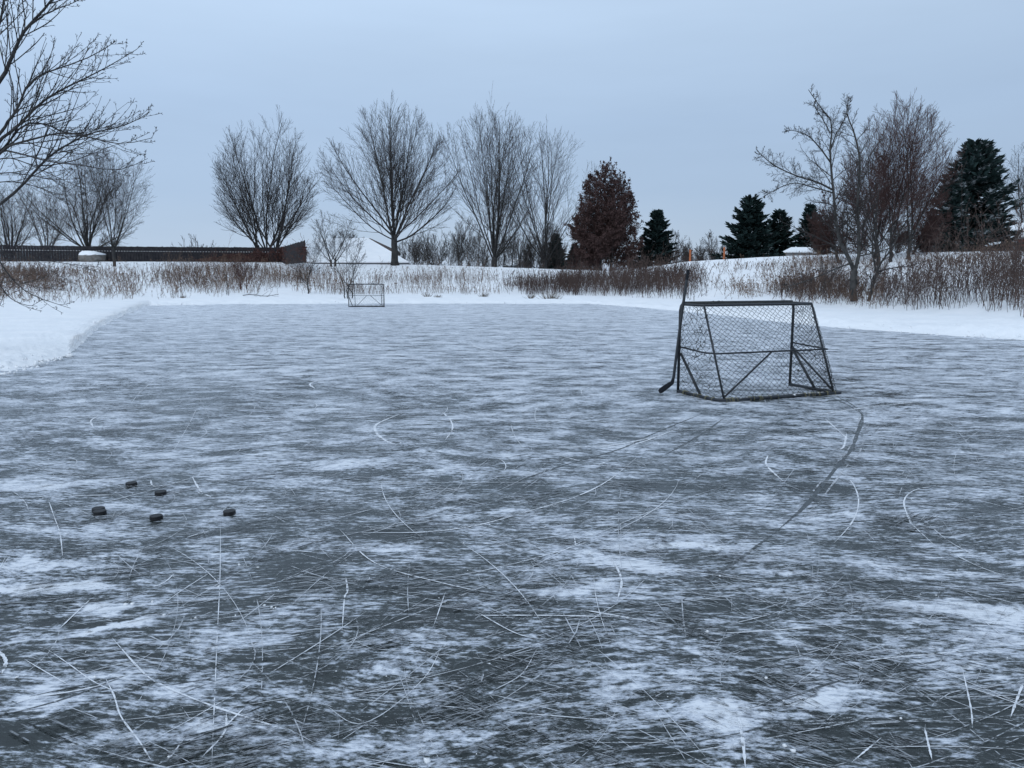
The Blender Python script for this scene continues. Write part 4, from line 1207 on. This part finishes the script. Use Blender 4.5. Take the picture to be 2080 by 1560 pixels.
# boulder
bo = hit(187, 530.5)
lat, lon = 18, 26
bp2 = blob_pts(0, lat, lon)
s_ = bo[1] / F
nv = fbm(bp2[..., 0] * 1.6 + 3, bp2[..., 1] * 1.6 + bp2[..., 2] * 2.1, 3, 4)[..., None]
rkv = np.sign(bp2) * np.abs(bp2) ** .72 * (1 + .30 * nv) * np.array([25 * s_, 18 * s_, 10.5 * s_])
ro = thing('boulder', 'snow capped boulder lying in front of the dark fence', 'boulder', bo)
mb = MB(); mb.add(rkv.reshape(-1, 3) + np.array([0, 0, 7 * s_]), blob_faces(lat, lon)[:, ::-1]); mb.build('rock', M['rock'], ro)
kp = 8
cap = rkv[:kp] * np.array([1.02, 1.02, 1.0]) + np.array([0, 0, 7 * s_ + .10]) * 1.0
cap = cap + np.array([0, 0, .10]) * (nv[:kp] + .2)
mb = MB(); mb.add(cap.reshape(-1, 3), blob_faces(kp, lon)[:, ::-1]); mb.build('snow_cap', M['snow'], ro)

for x, ty, by, lb in [(1401.5, 507, 530, 'orange marker stake on the ridge nearer the oak'), (1470.5, 502, 526, 'orange marker stake on the ridge nearer the tall spruce')]:
    h_ = hit(x, by - 1)
    z1 = at(x, ty, h_[1])[2]
    st = thing('marker_stake', lb, 'stake', h_, 'orange stakes on the ridge')
    mb = MB(); wS = 2.0 * h_[1] / F
    mb.box((0, 0, (z1 - h_[2]) / 2 - .1), (wS * 1.8, .05, z1 - h_[2] + .2), .2, 0); mb.build('board', M['orange'], st, False)
    mb = MB(); mb.path([(0, .05, -.2), (0, .05, z1 - h_[2] + .06)], .022, 6); mb.build('post', M['trim'], st)

# ------------------------------------------------------------------ houses
def quadmesh(name, polys, mat, root, loc):
    mb = MB()
    for p in polys:
        p = np.asarray(p, float)
        mb.add(p, [[0, 1, 2, 3]] if len(p) == 4 else None, [[0, 1, 2]] if len(p) == 3 else None)
    return mb.build(name, M[mat], root, False, loc)


def slab_roof(name, pts, th, mat, root, loc):
    """a thick sheet from a planar polygon (list of 3-D points)"""
    p = np.asarray(pts, float); n = len(p)
    nr_ = unit(np.cross(p[1] - p[0], p[2] - p[0]))
    if nr_[2] < 0: nr_ = -nr_
    v = np.concatenate([p + nr_ * th, p])
    mb = MB()
    t = [[0, i, i + 1] for i in range(1, n - 1)] + [[n, n + i + 1, n + i] for i in range(1, n - 1)]
    q_ = [[i, (i + 1) % n, n + (i + 1) % n, n + i] for i in range(n)]
    mb.add(v, q_, t)
    return mb.build(name, M[mat], root, False, loc)


def house(label, corners, eave_z, ridge, gz, wall, roofm, windows=(), hip=True, fascia=True):
    """corners: front-left, front-right, back-right, back-left (x, y); ridge: two 3-D points (left, right)"""
    c = [np.array([*p, 0.]) for p in corners]
    ctr = sum(c) / 4; loc = np.array([ctr[0], ctr[1], gz])
    root = thing('house', label, 'house', loc)
    e = [p + np.array([0, 0, eave_z]) for p in c]
    ov = [x_ + unit((x_ - (ctr + np.array([0, 0, eave_z])))[None])[0] * .35 for x_ in e]
    w0 = [p + np.array([0, 0, gz - .5]) for p in c]
    quadmesh('wall', [[w0[i], w0[(i + 1) % 4], e[(i + 1) % 4], e[i]] for i in range(4)] + ([] if hip else [[e[1], e[2], ridge[1]], [e[3], e[0], ridge[0]]]), wall, root, loc)
    rl_, rr = np.asarray(ridge[0], float), np.asarray(ridge[1], float)
    mb = MB()
    for poly in ([[ov[0], ov[1], rr, rl_], [ov[2], ov[3], rl_, rr]] + ([[ov[1], ov[2], rr], [ov[3], ov[0], rl_]] if hip else [])):
        p = np.asarray(poly); n = len(p)
        nn = unit(np.cross(p[1] - p[0], p[2] - p[0]))
        if nn[2] < 0: nn = -nn
        v = np.concatenate([p + nn * .16 - 0, p])
        mb.add(v, [[i, (i + 1) % n, n + (i + 1) % n, n + i] for i in range(n)], [[0, i, i + 1] for i in range(1, n - 1)] + [[n, n + i + 1, n + i] for i in range(1, n - 1)])
    rf = mb.build('roof', M[roofm], root, False, loc)
    if fascia:
        mb = MB()
        for i in range(4):
            if not hip and i % 2: continue
            mb.path([ov[i] - np.array([0, 0, .08]), ov[(i + 1) % 4] - np.array([0, 0, .08])], .07, 4)
        mb.build('gutter', M['trim'], root, False, loc)
    for (u0, u1, z0, z1) in windows:
        f0, f1 = c[0], c[1]; dv = f1 - f0; nn = np.array([dv[1], -dv[0], 0]) / np.linalg.norm(dv)
        mb = MB(); ce = f0 + dv * (u0 + u1) / 2 + nn * .03
        mb.box((ce[0], ce[1], (z0 + z1) / 2), (np.linalg.norm(dv) * (u1 - u0), .05, z1 - z0), math.atan2(dv[1], dv[0])); wn_ = mb.build('window', M['trim'], root, False, loc)
    return root


def XY(px, Yd): p_ = at(px, 540, Yd); return (p_[0], p_[1])
ez = at(720, 534, 104)[2]
house('house whose hipped snow covered roof fills the gap right of the fence', [XY(600, 104), XY(826, 104), XY(832, 120), XY(596, 120)], ez, (at(645, 487, 112), at(746, 485, 112)), 1.2, 'siding', 'snow', [(.3, .36, ez - 1.7, ez - .7), (.7, .76, ez - 1.7, ez - .7)])
house('dark brown house gable showing behind the snowy hipped roof', [XY(715, 126), XY(806, 126), XY(812, 138), XY(710, 138)], at(760, 512, 126)[2], (at(735, 484, 132), at(752, 486, 132)), 1.2, 'brown_wall', 'brown_wall')
# small gable
ez = at(1050, 540, 118)[2]
fl_, frr = XY(1049, 114), XY(1080, 116)
house('little house with grey gable end at the foot of the slim saplings', [XY(1028, 124), XY(1049, 115), XY(1081, 117), XY(1060, 126)], ez, (at(1040, 527.5, 125), at(1065, 526.5, 116)), 1.2, 'siding', 'snow', hip=False)
# shed
ez = at(1620, 513, 72)[2]
house('low grey garden shed with snow on its roof behind the ridge', [XY(1595, 72), XY(1640, 72), XY(1652, 76), XY(1607, 76)], ez, (at(1607, 505.5, 74), at(1646, 505.5, 74)), 1.6, 'siding', 'snow', hip=True, fascia=False)
# house at the right edge
ez = at(2060, 482, 66)[2]
rh = house('brick house with snowy porch roof cut by the right edge', [XY(2063, 66), XY(2150, 66), XY(2160, 76), XY(2066, 76)], ez, (at(2056, 458, 71), at(2150, 450, 71)), 2.2, 'brick', 'snow', [(.25, .40, ez - 1.0, ez - .25)])
lo = np.array(rh.location)
for x_ in (2047, 2053):
    mb = MB(); p_ = at(x_, 484, 64.5); mb.path([p_, p_ - np.array([0, 0, 1.6])], .05, 6); mb.build('porch_post', M['trim'], rh, True, lo)
pr = [at(2034, 474, 65.5), at(2064, 481, 64.2), at(2068, 462, 68), at(2046, 461, 68)]
slab_roof('porch_roof', pr, .15, 'snow', rh, lo)

# ------------------------------------------------------------------ weeds, reeds, vine, tufts
DENS = .36
def weeds(name, label, regions, mat, seed, rad=(.005, .011)):
    """regions: (x0, x1 px, slope fraction range, count, height range, clump)"""
    rng = np.random.RandomState(seed)
    mb = MB()
    for (x0, x1, f0, f1, n, h0, h1, clump, lean) in regions:
        n = int(n * DENS); h0 *= .8; h1 *= .95
        px = rng.uniform(x0, x1, n * 3)
        azz = np.degrees(np.arctan((px - 1040) / F / math.cos(PITCH)))
        fr = rng.uniform(f0, f1, n * 3)
        b_ = np.interp(azz, *B_T); r_ = np.interp(azz, *R_T)
        d = b_ + fr * (r_ - b_)
        X_ = d * np.sin(np.radians(azz)); Y_ = d * np.cos(np.radians(azz))
        dens = fbm(X_ * .09, Y_ * .12, 3, seed + 1) * .8 + fbm(X_ * .28, Y_ * .28, 3, seed) * .8 + fbm(X_ * .9, Y_ * .9, 2, seed + 3) * .7
        edge_ = np.minimum((fr - f0), (f1 - fr)) / max(1e-6, (f1 - f0)) * 5
        keep = rng.uniform(-1, 1, n * 3) * (1 - clump) + .1 < dens * clump * 1.8 + np.clip(edge_, 0, 1) - .55 - .9 * (1 - sst(np.minimum(px - x0, x1 - px) / (70 * (.3 + rng.rand(n * 3)))))
        idx = np.where(keep)[0][:n]
        X_, Y_ = X_[idx], Y_[idx]; k_ = len(idx)
        Z_ = terr(X_, Y_) - .08
        hh = rng.uniform(h0, h1, k_) * (1 + .75 * fbm(X_ * .25, Y_ * .25, 3, seed + 9))
        p0 = np.stack([X_, Y_, Z_], -1)
        lw = lean * (1 + 2.2 * (rng.rand(k_) < .22)); hh = hh * np.exp(rng.normal(-.06, .28, k_))
        dr = unit(np.stack([rng.normal(0, 1, k_) * lw, rng.normal(0, 1, k_) * lw, np.ones(k_)], -1))
        P = march(p0, dr, hh, 5, -.01, .13, rng)
        R0 = rng.uniform(rad[0], rad[1], k_)
        mb.tubes(P, R0[:, None] * np.array([1, .9, .8, .65, .5])[None], 3, False)
        # side sprigs and seed heads
        P2, R2 = grow(P, R0[:, None] * np.ones((1, 5)), 6, .30, 1.0, 42, 16, .24, 3, .03, .15, .75, rng, None, rad[0] * .8, .8, .3)
        mb.tubes(P2, R2, 3, False)
        sel_ = rng.rand(k_) < .55
        tp_ = P[sel_, -1]; dd = unit(P[sel_, -1] - P[sel_, -2]); kk = len(tp_)
        hd = rng.uniform(.05, .13, kk)[:, None]
        sg = np.stack([tp_ - dd * hd * .3, tp_ + dd * hd * .3, tp_ + dd * hd], 1)
        mb.tubes(sg, np.stack([rng.uniform(.006, .012, kk), rng.uniform(.016, .034, kk), np.full(kk, .004)], -1), 4, False)
    o = mb.build(name, M[mat])
    return tag(o, label, 'dry weeds', kind='stuff')


weeds('dry_weeds', 'dry brown weeds standing through the snow on the slope below fence and trees',
      [(-700, -60, -.10, .70, 3000, .5, 1.25, .6, .20), (-60, 330, -.10, .70, 5200, .5, 1.25, .6, .20), (300, 640, -.08, .85, 5200, .6, 1.35, .55, .12), (600, 1040, -.12, .55, 3400, .6, 1.2, .75, .10), (600, 1040, .55, .9, 160, .5, 1.0, .6, .12),
       (1420, 1800, .0, .90, 3900, .45, 1.05, .8, .2), (1800, 2120, .40, .88, 1700, .35, .8, .7, .2)], 'weed', 81)
weeds('dark_weeds', 'dense dark weed thicket along the bank in front of the oak',
      [(1010, 1200, -.08, .55, 2600, .7, 1.3, .5, .08), (1120, 1430, -.06, .72, 6200, .8, 1.45, .35, .08), (330, 560, .1, .6, 1600, .7, 1.3, .5, .12), (1560, 1760, .0, .5, 1500, .7, 1.3, .5, .25)], 'weed_dark', 82, (.006, .013))
weeds('tall_reeds', 'tall dense dry reeds on the right bank',
      [(1800, 2130, -.02, .42, 1500, 1.1, 2.2, .65, .09), (1740, 1850, .0, .40, 600, .8, 1.7, .5, .20), (1960, 2130, .0, .30, 420, 1.6, 2.4, .5, .05)], 'weed_dark', 83, (.005, .010))
# tangle at far left, in front of the fence
weeds('bramble_tangle', 'grey bramble tangle at the left end of the slope', [(-60, 170, .05, .55, 2600, .6, 1.2, .5, .75)], 'weed_dark', 84, (.006, .012))

# vine on the fence end
rng = np.random.RandomState(5)
n = 5200
s = rng.uniform(0, 1, n) ** .7
xp = 395 + s * 228
Yv = np.interp(xp, [395, 572, 618], [95.6, 94.6, 72.8]) - rng.uniform(.1, .9, n)
hv = rng.rand(n) ** .8 * np.clip(.25 + s, 0, 1)
yb = 533 - hv * 38 * (.7 + .3 * fbm(xp * .05, hv * 0, 2, 3))
Pv = np.array([at(a_, b_, c_) for a_, b_, c_ in zip(xp, yb, Yv)])
keep = fbm(Pv[:, 0] * .8, Pv[:, 2] * 1.2, 3, 6) > rng.uniform(-.7, .35, n)
Pv = Pv[keep]; n = len(Pv)
mb = MB()
U = unit(rng.normal(0, 1, (n, 3))) * rng.uniform(.05, .13, (n, 1)); V = unit(np.cross(U, rng.normal(0, 1, (n, 3)))) * rng.uniform(.03, .08, (n, 1))
vroot = thing('climbing_vine', 'rusty dead vine climbing over the right end of the fence', 'vine', (Pv[:, 0].mean(), Pv[:, 1].mean(), float(terr(Pv[:, 0].mean(), Pv[:, 1].mean()))))
vl = np.array(vroot.location)
mb.cards(Pv, U, V)
st = Pv[rng.randint(0, n, 420)]
mb.tubes(march(st, unit(rng.normal(0, 1, (420, 3)) + np.array([.5, 0, .3])), rng.uniform(.4, 1.6, 420), 6, -.05, .3, rng), np.full((420, 6), .014), 3, False)
mb.build('foliage', M['vine'], vroot, False, vl)

# tufts at the ice edge
for i, (x, y, hpx, wpx, lb) in enumerate([(869, 603, 11, 8, 'small grass tuft poking from snow right of the distant goal'), (889, 604, 7, 7, 'flattened grass tuft beside a taller tuft right of the distant goal'), (983, 603, 11, 9, 'grass tuft alone on the snow midway along the far bank'),
                                         (1077, 606, 13, 9, 'upright brown tuft left of the widest tuft on the far bank'), (1118, 607, 17, 22, 'widest bushy tuft on the far snow bank'), (372, 606, 8, 5, 'tiny grass tuft on the snow above the left ice corner')]):
    h_ = hit(x, y); s_ = h_[1] / F; rng = np.random.RandomState(900 + i)
    k_ = 90 if wpx > 12 else 46
    p0 = np.stack([rng.normal(0, wpx * s_ * .35, k_), rng.normal(0, wpx * s_ * .3, k_), np.full(k_, -.05)], -1)
    dr = unit(np.stack([p0[:, 0] * 1.2 / (wpx * s_) + rng.normal(0, .25, k_), rng.normal(0, .3, k_), np.ones(k_)], -1))
    P = march(p0, dr, rng.uniform(.6, 1.15, k_) * hpx * s_, 4, -.05, .08, rng)
    mb = MB(); mb.tubes(P, np.tile([.011, .009, .007, .004], (k_, 1)), 3, False)
    o = mb.build('grass_tuft', M['tuft'])
    o.location = tuple(h_); tag(o, lb, 'grass tuft', 'grass tufts on the far bank')
for (x, y, lb) in [(530, 603, 'fallen bare branch lying on snow left of the crooked sapling')]:
    h_ = hit(x, y); root = thing('fallen_branch', lb, 'branch', h_)
    rng = np.random.RandomState(3)
    p = np.array([[(-1.2 + .4 * i), .1 * math.sin(i), .10 + .05 * math.sin(i * 1.3)] for i in range(7)])
    mb = MB(); mb.path(p, np.linspace(.03, .012, 7), 6); mb.build('stem', M['bark'], root)
    P2, R2 = grow(p[None], np.full((1, 7), .02), 12, .1, 1, 40, 10, .35, 5, .03, .1, .6, rng, None, .008)
    mb = MB(); mb.tubes(P2, R2, 3, False); mb.build('twigs', M['twig'], root)
